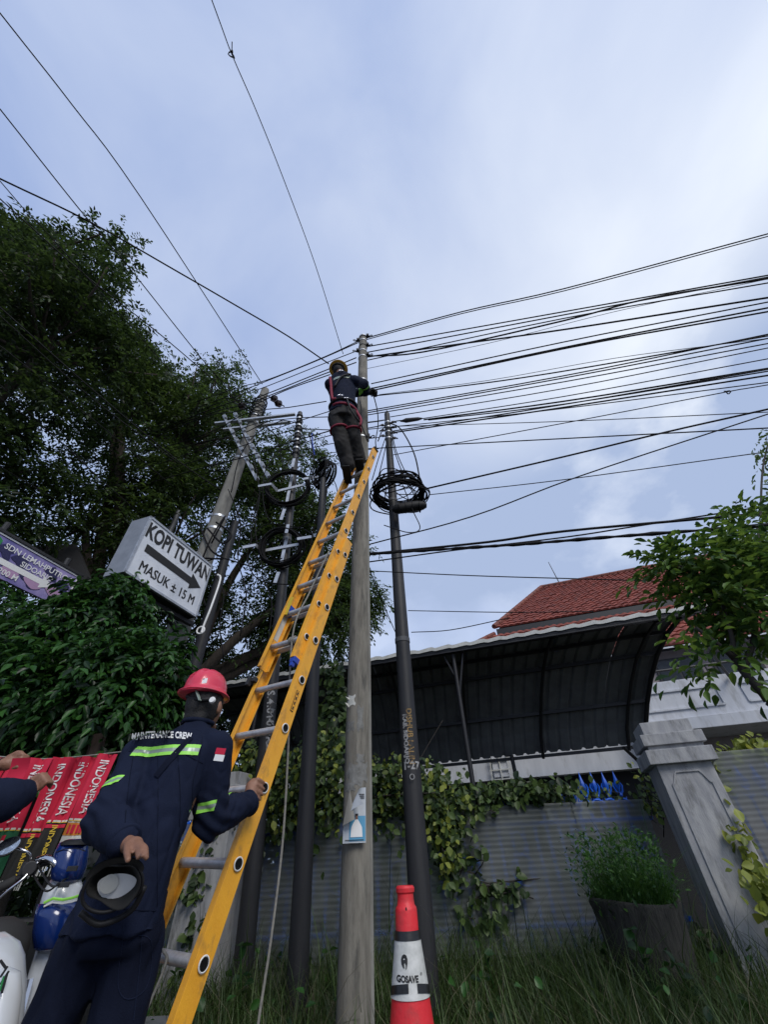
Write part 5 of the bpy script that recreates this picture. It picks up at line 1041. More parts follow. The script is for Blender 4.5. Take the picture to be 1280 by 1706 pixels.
# ================================================================ PEOPLE
def nz3(c, s): return noise.noise(V3((c.x*s[0], c.y*s[1], c.z*s[2])))
def cloth_disp(a, s1=(8, 8, 5), s2=(22, 22, 9)):
    def f(c, n):
        w1 = nz3(c, s1); w2 = 1-abs(nz3(c+V3((3, 1, 2)), s2))*2; return a*(w1*1.1+.45*w2)
    return f
def lathe_dir(b, prof, o, Z, n=36, X=None):
    Z = V3(Z).normalized(); X = V3(X) if X else V3((1, 0, 0)); X = (X-Z*X.dot(Z)).normalized(); Y = Z.cross(X); b.lathe(prof, o, n, (X, Y, Z)); return X, Y, Z
def face_features(b, c, Fd, Rt, s=1.0):
    """nose, lips, brows, ears on a head centred at c facing Fd"""
    U = Rt.cross(Fd); b.cap(c+Fd*.088*s+U*.012*s, c+Fd*.108*s-U*.018*s, .008*s, .013*s)
    b.sphere(c+Fd*.092*s-U*.045*s, (.022*s, .010*s, .008*s), 10, (Rt, Fd, U)); b.sphere(c+Fd*.078*s-U*.078*s, (.028*s, .022*s, .020*s), 10, (Rt, Fd, U))
    for g_ in (-1, 1):
        b.sphere(c+Rt*(g_*.080*s)-U*.008*s, (.010*s, .018*s, .030*s), 10, (Rt, Fd, U)); b.cap(c+Fd*.085*s+Rt*(g_*.018*s)+U*.030*s, c+Fd*.078*s+Rt*(g_*.05*s)+U*.028*s, .008*s, .007*s)

# ---------------- crew member holding the ladder
mb_ = V3((-1.0, 1.97, 0))
man = thing('person', mb_, 'worker in navy uniform and red helmet gripping the ladder rail, seen from behind', 'person')
Fd = V3((.22, .97, .08)).normalized(); Rt = V3((.97, -.22, 0)).normalized(); Up = Rt.cross(Fd)
HC = V3((-.955, 2.10, 1.665))
SR, SL = V3((-.840, 2.03, 1.462)), V3((-1.135, 1.985, 1.445)); ELR, ELL = at(350, 1366, 2.10), at(177, 1366, 1.82); WR_, WL_ = at(417, 1337, 2.36), at(208, 1405, 1.735)
HP = LP(1.93, .012, .070)
b = MB()
b.sphere(HC, (.076, .095, .112), 20, (Rt, Fd, Up), 14); face_features(b, HC, Fd, Rt)
b.cap(HC-Up*.05-Fd*.015, V3((-.97, 2.05, 1.46)), .054, .06)
b.loft([(V3((-.97,2.06,1.50)), V3((.07,0,0)), V3((0,.06,0))), (V3((-.98,2.03,1.42)), V3((.12,0,0)), V3((0,.085,0))), (V3((-.985,2.0,1.28)), V3((.135,0,0)), V3((0,.095,0))), (V3((-.995,1.97,1.1)), V3((.10,0,0)), V3((0,.09,0))), (V3((-1.0,1.96,.92)), V3((.105,0,0)), V3((0,.09,0)))], 20)
b.chain([SR, ELR, WR_], [.05, .038, .026]); b.chain([SL, ELL, WL_], [.05, .038, .026])
for x_ in (-1, 1): b.chain([V3((-1.005+x_*.07, 1.955+.02*x_, .90)), V3((-1.025+x_*.094, 1.96+.02*x_, .70)), V3((-1.03+x_*.112, 1.97, .42)), V3((-1.03+x_*.12, 1.985, .08))], [.055, .05, .045, .038]); b.cap(V3((-1.03+x_*.12, 1.99, .05)), V3((-1.03+x_*.125, 2.14, .035)), .04, .03)
# right hand on the rail
b.chain([WR_, HP+(WR_-HP)*.35, HP], [.027, .031, .030]); b.sphere(HP, (.043, .020, .036), 12, (DL, NF, RL))
for j in range(4):
    o_ = (j-1.5)*.0225/SP; ln = (1, 1.08, 1.02, .86)[j]
    b.chain([LP(1.93+o_*.85, .018, .068), LP(1.93+o_, -.014, .066), LP(1.93+o_*1.04, -.0165, .066-.032*ln), LP(1.93+o_*1.04, -.0155, .066-.056*ln)], [.012, .0108, .0095, .0078])
b.chain([HP+RL*.012-DL*.03, LP(1.83, .045, .045), LP(1.86, .052, .02)], [.014, .012, .0095])
# left hand behind the back, holding the cap by its edge
CP = at(190, 1473, 1.70)
pl = at(222, 1410, 1.690); b.cap(WL_, pl, .027, .022); b.sphere(pl, (.034, .017, .028), 12)
ft = [((212,1408),(211,1420),(213,1433),.0125,.009), ((226,1404),(235,1413),(238,1426),.0105,.008), ((230,1404),(240,1411),(243,1422),.0100,.0078), ((222,1404),(229,1417),(230,1429),.0105,.0078), ((233,1406),(243,1415),(244,1430),.0095,.0072)]
for k, (p0, p1, p2, r0, r1) in enumerate(ft): b.chain([at(*p0, 1.680+.006*(k > 2)), at(*p1, 1.628+.006*(k > 1)), at(*p2, 1.592+.010*(k > 1))], [r0, (r0+r1)/2, r1])
body = remesh('body', b, 'skin', man, .0052, 3)
b = MB(); b.sphere(HC-Fd*.012+Up*.01, (.083, .098, .112), 20, (Rt, Fd, Up), 12); b.sphere(HC-Fd*.055-Up*.055, (.062, .045, .065), 16, (Rt, Fd, Up)); o = remesh('hair', b, 'hair', man, .008, 2, cloth_disp(.004, (60,60,14), (90,90,20)))
bmh = bmesh.new(); bmh.from_mesh(o.data); bmesh.ops.bisect_plane(bmh, geom=bmh.verts[:]+bmh.edges[:]+bmh.faces[:], plane_co=HC+Fd*.045-mb_, plane_no=Fd-Up*.6, clear_outer=True); bmh.to_mesh(o.data); bmh.free()
# jacket
b = MB()
rg = [(.90, -1.025, 1.955, .175, .145), (.93, -1.02, 1.955, .172, .143), (1.02, -1.01, 1.955, .158, .132), (1.12, -1.0, 1.955, .150, .122), (1.25, -.995, 1.97, .155, .118), (1.38, -.99, 1.995, .163, .114), (1.46, -.985, 2.015, .162, .106), (1.515, -.975, 2.04, .128, .092), (1.55, -.965, 2.06, .088, .076), (1.575, -.96, 2.068, .068, .066), (1.59, -.96, 2.073, .064, .062)]
b.loft([(V3((x, y, z)), V3((w_, -.02*w_/.15, 0)), V3((0, d, .0))) for z, x, y, w_, d in rg], 28)
b.chain([SR+V3((-.03,0,.012)), SR+V3((.012, 0, .0)), (SR+ELR)/2+V3((.004,0,0)), ELR, (ELR+WR_)/2, WR_-(WR_-ELR)*.08], [.072, .076, .071, .072, .062, .050])
b.chain([SL+V3((.03,0,.012)), SL+V3((-.012, 0, .0)), (SL+ELL)/2, ELL, (ELL+WL_)/2, WL_-(WL_-ELL)*.10], [.072, .076, .074, .074, .062, .050])
def jd(c, n):
    f = cloth_disp(.0085, (6.5,6.5,4.5), (17,17,7))(c, n)
    r_ = 1-abs(nz3(c+V3((5,2,8)), (7,7,4)))*1.6; f -= .006*max(0, (r_-.80)/.20)
    r_ = 1-abs(nz3(c+V3((1,9,4)), (15,15,8)))*1.8; f -= .0035*max(0, (r_-.80)/.20)
    # gathers at the elbows and towards the waist
    for E_ in (ELR, ELL):
        d = (c-E_).length
        if d < .16: f += .0085*(1-d/.16)*math.sin((c.z+.6*c.x)*115+3*nz3(c, (9,9,9)))
    f += .007*math.sin(c.x*38+c.z*12+4*nz3(c, (6,6,5)))*max(0, min(1, (1.25-c.z)*3.2))
    return f
jac = remesh('jacket', b, 'navy', man, .0080, 3, jd)
for WW, EE_ in ((WR_, ELR), (WL_, ELL)):
    d = (WW-EE_).normalized(); b = MB(); q = WW-d*.012; X_ = d.orthogonal().normalized(); Y_ = d.cross(X_); b.torus(q, .046, .010, (X_, Y_, d), 24, 6, .02); b.tube([q-d*.03, q+d*.004], [.051, .049], 20, caps=False); obj('cuff', b, 'navy', man, smooth=True)
b = MB(); b.torus(V3((-.96, 2.072, 1.585)), (.068, .066), .011, None, 28, 6, .015); obj('collar', b, 'navy', man, smooth=True)
# trousers
b = MB()
b.loft([(V3((-1.005, 1.955, 1.0)), V3((.14,0,0)), V3((0,.115,0))), (V3((-1.01, 1.955, .88)), V3((.165,0,0)), V3((0,.125,0))), (V3((-1.012, 1.96, .85)), V3((.155,0,0)), V3((0,.115,0)))], 22)
for x_ in (-1, 1): b.chain([V3((-1.01+x_*.080, 1.955+.02*x_, .88)), V3((-1.025+x_*.094, 1.96+.02*x_, .70)), V3((-1.03+x_*.112, 1.97, .42)), V3((-1.03+x_*.12, 1.985, .12))], [.092, .082, .074, .070])
trs = remesh('trousers', b, 'navy2', man, .010, 2, lambda c, n: cloth_disp(.011, (6,6,4), (13,13,6))(c, n)-.010*max(0, (1-abs(nz3(c, (6,6,3)))*1.6-.78)/.22))
tbv = bvh(trs)
for x_ in (-1, 1): b = MB(); b.loft([(V3((-1.03+x_*.12, 1.965, .12)), V3((.05,0,0)), V3((0,.055,0))), (V3((-1.03+x_*.12, 1.98, .06)), V3((.05,0,0)), V3((0,.075,0))), (V3((-1.03+x_*.12, 2.04, .035)), V3((.052,0,0)), V3((0,.14,0))), (V3((-1.03+x_*.12, 2.04, .002)), V3((.052,0,0)), V3((0,.145,0)))], 18); obj('boot', b, 'black', man, smooth=50)
# reflective tape: three-line strips on the back and both sleeves
def tape(c, ax, hw, extra, lift=.0035):
    ax = V3(ax).normalized()
    for a_, b__, m, nm in ((-1, -.36, 'hivis', 'reflective_tape'), (-.36, .36, 'silver_tape', 'reflective_tape'), (.36, 1, 'hivis', 'reflective_tape')):
        strip(nm, jac, [(c+ax*(b__*hw), ax), (c+ax*(a_*hw), -ax)]+extra, m, man, lift)
tape(V3((-.985, 1.9, 1.440)), (0, .0, 1), .020, [(V3((-.985, 2.0, 0)), (0, 1, 0)), (V3((-.855, 0, 0)), (1, 0, 0)), (V3((-1.125, 0, 0)), (-1, 0, 0))])
axr = (ELR-SR).normalized(); axl = (ELL-SL).normalized()
tape(SR+(ELR-SR)*.78, axr, .018, [(V3((-.845, 0, 0)), (-1, 0, 0)), (V3((-.772, 0, 0)), (1, 0, 0))]); tape(SL+(ELL-SL)*.66, axl, .018, [(V3((-1.09, 0, 0)), (1, 0, 0))])
# dark diagonal strip laid over the back and its tape
jbv = bvh(jac); k = 14; vs = []
A, B = at(290, 1212, 1.75), at(236, 1286, 1.75); dr_ = (B-A).normalized(); pr_ = V3((dr_.z, 0, -dr_.x)).normalized()
for i in range(k+1):
    for s_ in (-.013, .013):
        p = A+(B-A)*(i/k)+pr_*s_; h = jbv.ray_cast(p-FW*.3, FW); vs.append((h[0]-FW*.006) if h[0] is not None else p)
b = MB(); b.add(vs, [(2*i, 2*i+1, 2*i+3, 2*i+2) for i in range(k)]); obj('back_strip', b, 'navy2', man, smooth=True)
b = MB(); vr = ray(275, 1228).normalized(); place_text(b, 'MAINTENANCE CREW', at(270, 1224, 1.85), (1, .0, -.03), (0, -.4, .92), .036, .0012, .72, 1.02, 'CENTER', jbv, vr, .0035, bend=-.5, cut=.010)
o = obj('back_lettering', b, 'white', man)
def seam(pts, bv_, m='navy2', Y=1.6, r=.0016, nm='seam'):
    o_ = []; eye = V3((0, 0, EYE))
    for q in crspline([V3((x_, y_, 0)) for x_, y_ in pts], 6):
        d = ray(q.x, q.y).normalized(); h = bv_.ray_cast(eye+d*1.2, d)
        if h[0] is not None and h[3] < 1.2: o_.append(h[0]-d*.0012)
    if len(o_) > 3: b = MB(); b.tube(o_, r, 5); obj(nm, b, m, man)
seam([(214,1252),(262,1246),(300,1254),(338,1272)], jbv); seam([(296,1254),(300,1330),(297,1420),(290,1500)], jbv); seam([(222,1256),(214,1310),(208,1370)], jbv); seam([(337,1228),(332,1262),(322,1300),(320,1345)], jbv); seam([(125,1478),(200,1512),(270,1518)], jbv); seam([(262,1246),(263,1330),(262,1430),(262,1510)], jbv, r=.001)
seam([(205,1560),(250,1566),(246,1640),(214,1665),(196,1640),(205,1560)], tbv, 'navy', 1.6, .0014, 'pocket_stitching'); seam([(238,1540),(232,1610),(222,1700)], tbv, 'navy')
for z_, m in ((.0115, 'red'), (-.0115, 'white')):
    b = MB(); decal(b, jbv, at(366, 1257, 1.80)+V3((0, 0, z_)), (1, 0, -.12), (.12, 0, 1), .040, .022, FW, .004, 5, 4); obj('flag_patch', b, m, man)
# helmet
HO = HC+Up*.062+V3((-.018, 0, 0)); hz = (Up+Fd*.10).normalized(); b = MB()
pf = [(.134, -.012), (.139, -.008), (.132, .0), (.121, .006), (.118, .02), (.114, .045), (.104, .072), (.086, .095), (.06, .111), (.03, .119), (0, .121)]; pf = [(a*.90, c*.94) for a, c in pf]
X_, Y_, Z_ = lathe_dir(b, pf, HO, hz, 48, Rt)
fy = 1 if Y_.dot(Fd) > 0 else -1
for i, v in enumerate(b.v):
    d = V3(v)-HO; fx, fy_, fz = d.dot(X_), d.dot(Y_)*fy, d.dot(Z_)
    kx, ky = .93, 1.10
    if fz < .004 and fy_ > .05: ky += .16*(fy_-.05)/.08          # peak in front
    if fz < .006 and fy_ < -.05: ky += .02; fz -= .012*(-fy_-.05)/.08
    rr = .006*max(0, 1-(abs(fx)/.016)**2)*(1 if fz > .02 else 0)+.0035*(max(0, 1-((abs(fx)-.045)/.012)**2))*(1 if fz > .03 else 0)
    b.v[i] = tuple(HO+X_*(fx*kx)+Y_*(fy_*ky*fy)+Z_*(fz)+d.normalized()*rr)
hel = obj('helmet', b, 'helmet_red', man, smooth=50)
b = MB(); b.torus(HO-Z_*.011, (.117, .139), .0032, (X_, Y_, Z_), 48, 6); obj('helmet_rim', b, 'helmet_red', hel if False else man, smooth=True)
hbv = bvh(hel)
b = MB(); decal(b, hbv, at(341, 1134, 1.8), (.97, 0, .1), (-.1, .2, .97), .022, .024, FW, .0015, 4, 4); obj('helmet_sticker', b, 'white', man)
b = MB(); 
for q in ((338,1131,.010,.002), (338,1135,.011,.002), (341,1138,.008,.002)): decal(b, hbv, at(q[0]+1, q[1], 1.8), (.97, 0, .1), (-.1, .2, .97), q[2], q[3], FW, .0025, 2, 2)
obj('sticker_print', b, 'sign_ink', man)
b = MB(); b.tube([at(312, 1160, 2.02), at(334, 1166, 1.99), at(358, 1164, 2.0)], .011, 6); obj('headband', b, 'black', man, smooth=True)
b = MB(); b.bar(at(327, 1150, 1.988), at(333, 1167, 1.974), .017, .004); obj('headband_strap', b, 'silver_tape', man)
b = MB(); q = at(354, 1167, 1.975); lathe_dir(b, [(0, .012), (.012, .012), (.0145, .008), (.0145, 0)], q, (0, -.95, .1), 20); obj('ratchet_knob', b, 'white', man, smooth=40)
# ---- black cap held upside down behind the back
cap_ = thing('cap', CP, 'black cap with a pale lining held behind the back of the navy worker', 'cap')
Zc = V3((.34, -.80, -.42)).normalized(); Xc = V3((.93, .32, .08)); Xc = (Xc-Zc*Xc.dot(Zc)).normalized(); Yc = Zc.cross(Xc)
b = MB(); pf = [(0, -.088), (.045, -.083), (.075, -.062), (.09, -.03), (.098, .015), (.095, .019), (.090, .014), (.082, -.026), (.066, -.052), (.04, -.07), (0, -.075)]
b.lathe([(a*.80, c*.66) for a, c in pf], CP, 32, (Xc, Yc, Zc)); 
for i, v in enumerate(b.v):
    d = V3(v)-CP; b.v[i] = tuple(CP+Xc*d.dot(Xc)*1.02+Yc*d.dot(Yc)*.74+Zc*(d.dot(Zc)+.022*math.sin(d.dot(Xc)*26))+V3((0,0,1))*.020*nz3(V3(v), (14,14,14)))
obj('crown', b, 'tarp', cap_, smooth=True)
b = MB(); q = CP-Zc*.012+Xc*.006-Yc*.004; pts = []
for a in np.linspace(0, 2*math.pi, 33)[:-1]: pts.append(q+Xc*(.058*math.cos(a))+Yc*(.046*math.sin(a))*(1 if math.sin(a) < 0 else .55)+Zc*.012*math.cos(a))
b.poly(pts); obj('lining', b, 'white', cap_)
b = MB(); b.poly([q+Xc*(-.022+.026*math.cos(a))+Yc*(.004+.026*math.sin(a))+Zc*.006 for a in np.linspace(0, 2*math.pi, 21)[:-1]]); obj('lining_patch', b, 'white_dirty', cap_)
b = MB()
def VS(u, v): a = math.radians(20+140*u); r_ = .081+.03*v*math.sin(math.pi*u)**.6; return CP+Xc*(r_*math.cos(a))+Yc*(r_*.80*math.sin(a))+Zc*(.02+.02*v-.03*v*math.cos(a)**2)
b.grid(VS, 16, 6); b.grid(lambda u, v: VS(u, v)+Zc*-.006, 16, 6); obj('visor', b, 'tarp', cap_, smooth=True)
b = MB(); b.torus(CP+Zc*.014, (.082, .064), .005, (Xc, Yc, Zc), 40, 6, .02); b.tube(crspline([CP+Xc*-.08-Yc*.06, CP+Xc*-.02-Yc*.10, CP+Xc*.06-Yc*.08, CP+Xc*.09-Yc*.02], 5), .009, 6); obj('strap', b, 'black', cap_, smooth=True)

# ---------------- climber
cb = at(586, 790, 3.15)
cl = thing('person', cb, 'climber in navy jacket, red harness and yellow helmet standing at the ladder top', 'person')
hpc = at(572, 692, 2.93); nk = at(570, 628, 2.86); hd = at(564, 617, 2.90)
shl, shr = at(551, 641, 2.86), at(590, 636, 2.84); elr = at(606, 639, 2.98); hr1, hr2 = at(612, 650, 3.18), at(619, 654, 3.16); ell = at(556, 655, 3.08)
kl, kr = at(570, 738, 3.02), at(590, 733, 3.05); fl_, frt = at(579, 779, 3.16), at(597, 768, 3.20)
hl, hr_ = hpc+V3((-.085, 0, -.04)), hpc+V3((.085, 0, -.04))
b = MB(); b.sphere(hd, (.075, .09, .11), 16); face_features(b, hd, V3((.3,.95,0)).normalized(), V3((.95,-.3,0)).normalized()); b.cap(hd, nk, .055, .06)
b.loft([(nk, V3((.1,0,0)), V3((0,.08,0))), (nk+(hpc-nk)*.3, V3((.15,0,0)), V3((0,.1,0))), (nk+(hpc-nk)*.8, V3((.13,0,0)), V3((0,.09,0))), (hpc, V3((.15,0,0)), V3((0,.1,0)))], 18)
b.chain([shr, elr, hr1], [.05, .04, .03]); b.chain([shl, ell, hr2], [.05, .04, .03]); b.chain([hl, kl, fl_], [.08, .05, .035]); b.chain([hr_, kr, frt], [.08, .05, .035])
remesh('body', b, 'skin', cl, .012, 2)
b = MB(); b.loft([(nk+V3((0,0,.03)), V3((.08,0,0)), V3((0,.08,0))), (nk-V3((0,0,.05)), V3((.16,0,0)), V3((0,.11,0))), (nk+(hpc-nk)*.35, V3((.185,0,0)), V3((0,.125,0))), (nk+(hpc-nk)*.75, V3((.165,0,0)), V3((0,.12,0))), (hpc+V3((0,0,.02)), V3((.18,0,0)), V3((0,.13,0)))], 22)
b.chain([shr, elr, elr+(hr1-elr)*.75], [.085, .07, .06]); b.chain([shl, ell, ell+(hr2-ell)*.85], [.085, .068, .06]); cj = remesh('jacket', b, 'navy', cl, .013, 2, cloth_disp(.010))
b = MB(); b.loft([(hpc+V3((0,0,.10)), V3((.165,0,0)), V3((0,.125,0))), (hpc-V3((0,0,.12)), V3((.18,0,0)), V3((0,.13,0)))], 20); b.chain([hl, kl, fl_+V3((0,0,.04))], [.115, .092, .084]); b.chain([hr_, kr, frt+V3((0,0,.04))], [.115, .092, .084]); ct = remesh('trousers', b, 'brown_cloth', cl, .012, 1, cloth_disp(.022, (6,6,5), (15,15,10)))
for p, dx in ((fl_, -.02), (frt, .05)):
    b = MB(); b.cap(p+V3((0,0,.10)), p, .062, .055); b.cap(p+V3((0, 0, -.02)), p+V3((dx, .17, -.03)), .056, .042); b.box(p+V3((dx*.4, .05, -.075)), (.10, .30, .025)); remesh('boot', b, 'black', cl, .012, 2)
for p, e_, s_ in ((hr1, elr, 1), (hr2, ell, -1)):      # gloved hands with fingers closed on the cable
    d = (p-e_).normalized(); sd2 = d.cross(V3((0,0,1))).normalized(); up2 = sd2.cross(d); b = MB(); b.cap(p-d*.09, p-d*.02, .042, .040); b.sphere(p, (.05, .05, .032), 12, (sd2, d, up2))
    for j in range(4): o_ = (j-1.5)*.024; b.chain([p+d*.03+sd2*o_, p+d*.075+sd2*o_+up2*-.01, p+d*.075+sd2*o_-up2*.045, p+d*.04+sd2*o_-up2*.055], [.014, .013, .012, .011])
    b.chain([p+sd2*(s_*-.045), p+sd2*(s_*-.06)+d*.04-up2*.02, p+d*.06+sd2*(s_*-.035)-up2*.04], [.016, .014, .012]); remesh('glove', b, 'flesh', cl, .008, 1)
b = MB(); X_, Y_, Z_ = lathe_dir(b, [(.138, -.01), (.142, -.005), (.13, .002), (.12, .01), (.115, .045), (.10, .08), (.07, .108), (.03, .122), (0, .124)], hd+V3((0,0,.03)), (.05, .25, .97), 28); obj('helmet', b, 'helmet_yellow', cl, smooth=50)
b = MB(); b.sphere(hd+V3((0,-.02,-.005)), (.086, .095, .115), 16); obj('hair', b, 'hair', cl, smooth=True)
b = MB(); b.torus(hd+V3((0,-.05,-.02)), (.088, .07), .010, None, 20, 6); obj('helmet_strap', b, 'black', cl, smooth=True)
# harness
b = MB()
w0 = nk+(hpc-nk)*.80
b.torus(w0, (.178, .132), .020, (V3((1,0,.06)).normalized(), V3((0,1,0)), V3((-.06,0,1))), 30, 6); obj('waist_belt', b, 'black', cl, smooth=True)
b = MB(); w1_ = hpc+V3((0,-.0,.04)); b.tube([w1_+V3((.19*math.sin(a), -.14*math.cos(a), .03*math.cos(a)-.03*a)) for a in np.linspace(-.7, 1.5, 9)], .019, 8); obj('harness_strap', b, 'pink_red', cl, smooth=True)
for H_, K_ in ((hl, kl), (hr_, kr)):
    d = (K_-H_).normalized(); c = H_+d*.23; b = MB(); X2 = (V3((1,0,0))-d*d.x).normalized(); b.torus(c, (.114, .114), .015, (X2, d.cross(X2), d), 24, 6); obj('leg_loop', b, 'pink_red', cl, smooth=True)
b = MB(); b.tube(crspline([w1_+V3((.17,-.05,-.02)), hr_+V3((.15,-.04,-.12)), hr_+V3((.14,-.03,-.25))], 4), .018, 6); obj('harness_strap', b, 'pink_red', cl, smooth=True)
b = MB(); b.tube(crspline([shl+V3((.0,-.09,.04)), nk+(hpc-nk)*.35+V3((-.15,-.10,0)), nk+(hpc-nk)*.75+V3((-.13,-.11,0)), w0+V3((-.08,-.13,0))], 5), .020, 6); obj('harness_strap', b, 'pink_red', cl, smooth=True)
b = MB(); b.tube(crspline([shr+V3((-.04,-.09,.05)), nk+(hpc-nk)*.25+V3((.0,-.14,0)), nk+(hpc-nk)*.5+V3((-.10,-.13,0))], 5), .014, 6); obj('harness_strap', b, 'black', cl, smooth=True)
for q, R_ in ((w0+V3((-.02,-.15,.05)), .04), (w0+V3((.06,-.15,-.02)), .028), (nk+V3((.0,-.12,-.04)), .03)): b = MB(); b.torus(q, R_, .007, (V3((1,0,0)), V3((0,.4,.9)), V3((0,-.9,.4))), 20, 6); obj('metal_ring', b, 'chrome', cl, smooth=True)
b = MB(); b.tube(crspline([w0+V3((.06,-.15,0)), hpc+V3((.12,-.16,-.12)), hpc+V3((.24,0,-.2)), at(603, 690, 3.15), at(600, 668, 3.3)], 6), .011, 6); b.tube(crspline([w0+V3((.14,-.08,.02)), at(596, 690, 3.0), at(607, 720, 3.1), at(614, 735, 3.2), at(611, 700, 3.35)], 6), .010, 6); obj('lanyard', b, 'black', cl, smooth=True)
def ctape(c, ax, hw, extra):
    ax = V3(ax).normalized(); strip('reflective_tape', cj, [(c+ax*hw, ax), (c-ax*hw, -ax)]+extra, 'silver_tape', cl, .006)
ctape(nk+(hpc-nk)*.22, (-.12, 0, 1), .024, [(nk, (0, 1, 0)), (nk+V3((.13,0,0)), (1,0,0)), (nk-V3((.10,0,0)), (-1,0,0))])
a_ = (hr1-elr).normalized(); c_ = elr+(hr1-elr)*.22; strip('reflective_tape', cj, [(c_+a_*.022, a_), (c_-a_*.022, -a_), (c_-V3((.09,0,0)), (-1,0,0))], 'hivis', cl, .006)

# ---------------- vendor at the left edge
vb = V3((-2.42, 2.25, 0)); ve = thing('person', vb, 'person in dark sleeves reaching in from the left edge to hold a red scarf', 'person')
h1, h2 = at(12, 1272, 2.42), at(50, 1318, 2.32); s1, s2 = V3((-2.36, 2.34, 1.40)), V3((-2.40, 2.14, 1.38)); e1_, e2_ = V3((-2.33, 2.42, 1.36)), at(5, 1335, 2.20)
b = MB(); hv = vb+V3((-.05, 0, 1.60)); FdV = V3((.98, .1, -.1)).normalized(); RtV = V3((.1, -.98, 0)).normalized()
b.sphere(hv, (.076, .095, .112), 18, (RtV, FdV, RtV.cross(FdV))); face_features(b, hv, FdV, RtV); b.cap(hv-V3((0,0,.05)), vb+V3((-.03,0,1.4)), .055, .06)
b.loft([(vb+V3((0,0,1.45)), V3((.07,0,0)), V3((0,.09,0))), (vb+V3((0,0,1.36)), V3((.09,0,0)), V3((0,.17,0))), (vb+V3((0,0,1.1)), V3((.09,0,0)), V3((0,.13,0))), (vb+V3((0,0,.9)), V3((.1,0,0)), V3((0,.15,0)))], 18)
b.chain([s1, e1_, h1-V3((.05,0,0))], [.05, .04, .028]); b.chain([s2, e2_, h2-V3((.04,0,-.0))], [.05, .042, .030])
for x_ in (-1, 1): b.chain([vb+V3((0, x_*.08, .9)), vb+V3((.02, x_*.09, .5)), vb+V3((0, x_*.1, .08))], [.08, .055, .04])
for h_, dx in ((h1, V3((.9, .1, .15)).normalized()), (h2, V3((.55, .1, .75)).normalized())):
    side = dx.cross(V3((0, -1, 0))).normalized(); b.sphere(h_, (.042, .022, .035), 12, (dx, V3((0,1,0)), side)); b.cap(h_-dx*.06, h_, .027, .028)
    for j in range(4): o_ = (j-1.5)*.020; b.chain([h_+dx*.035+side*o_, h_+dx*.065+side*o_+V3((0,-.008,0)), h_+dx*.080+side*o_+V3((0,.02,-.01)), h_+dx*.06+side*o_+V3((0,.038,-.015))], [.0105, .0098, .009, .008])
    b.chain([h_-dx*.01-side*.03, h_+dx*.03-side*.048, h_+dx*.055-side*.042], [.013, .0115, .009])
remesh('body', b, 'skin', ve, .0065, 2)
b = MB(); b.sphere(hv-FdV*.012+V3((0,0,.02)), (.083, .098, .108), 16, (RtV, FdV, V3((0,0,1)))); obj('hair', b, 'hair', ve, smooth=True)
b = MB(); b.loft([(vb+V3((0,0,1.46)), V3((.07,0,0)), V3((0,.09,0))), (vb+V3((0,0,1.38)), V3((.11,0,0)), V3((0,.18,0))), (vb+V3((0,0,1.1)), V3((.12,0,0)), V3((0,.16,0))), (vb+V3((0,0,.85)), V3((.13,0,0)), V3((0,.18,0)))], 20)
b.chain([s1, e1_, e1_+(h1-e1_)*.55], [.075, .065, .055]); b.chain([s2, e2_, e2_+(h2-e2_)*.62], [.085, .085, .062]); remesh('jacket', b, 'navy', ve, .011, 2, cloth_disp(.008))
b = MB(); b.cap(vb+V3((0,0,.95)), vb+V3((0,0,.85)), .12, .13)
for x_ in (-1, 1): b.chain([vb+V3((0, x_*.08, .88)), vb+V3((.02, x_*.09, .5)), vb+V3((0, x_*.1, .1))], [.10, .085, .075])
remesh('trousers', b, 'navy2', ve, .014, 2, cloth_disp(.01))
for x_ in (-1, 1): b = MB(); b.cap(vb+V3((0, x_*.1, .05)), vb+V3((.16, x_*.1, .04)), .05, .04); obj('shoe', b, 'black', ve, smooth=True)
b = MB(); q = h1-V3((.045,0,.01)); b.torus(q, (.031, .031), .008, (V3((.3,0,1)).normalized(), V3((0,1,0)), V3((1,0,-.3)).normalized()), 20, 6); b.box(q+V3((.0,-.03,.005)), (.025, .012, .025)); obj('wristwatch', b, 'black', ve)

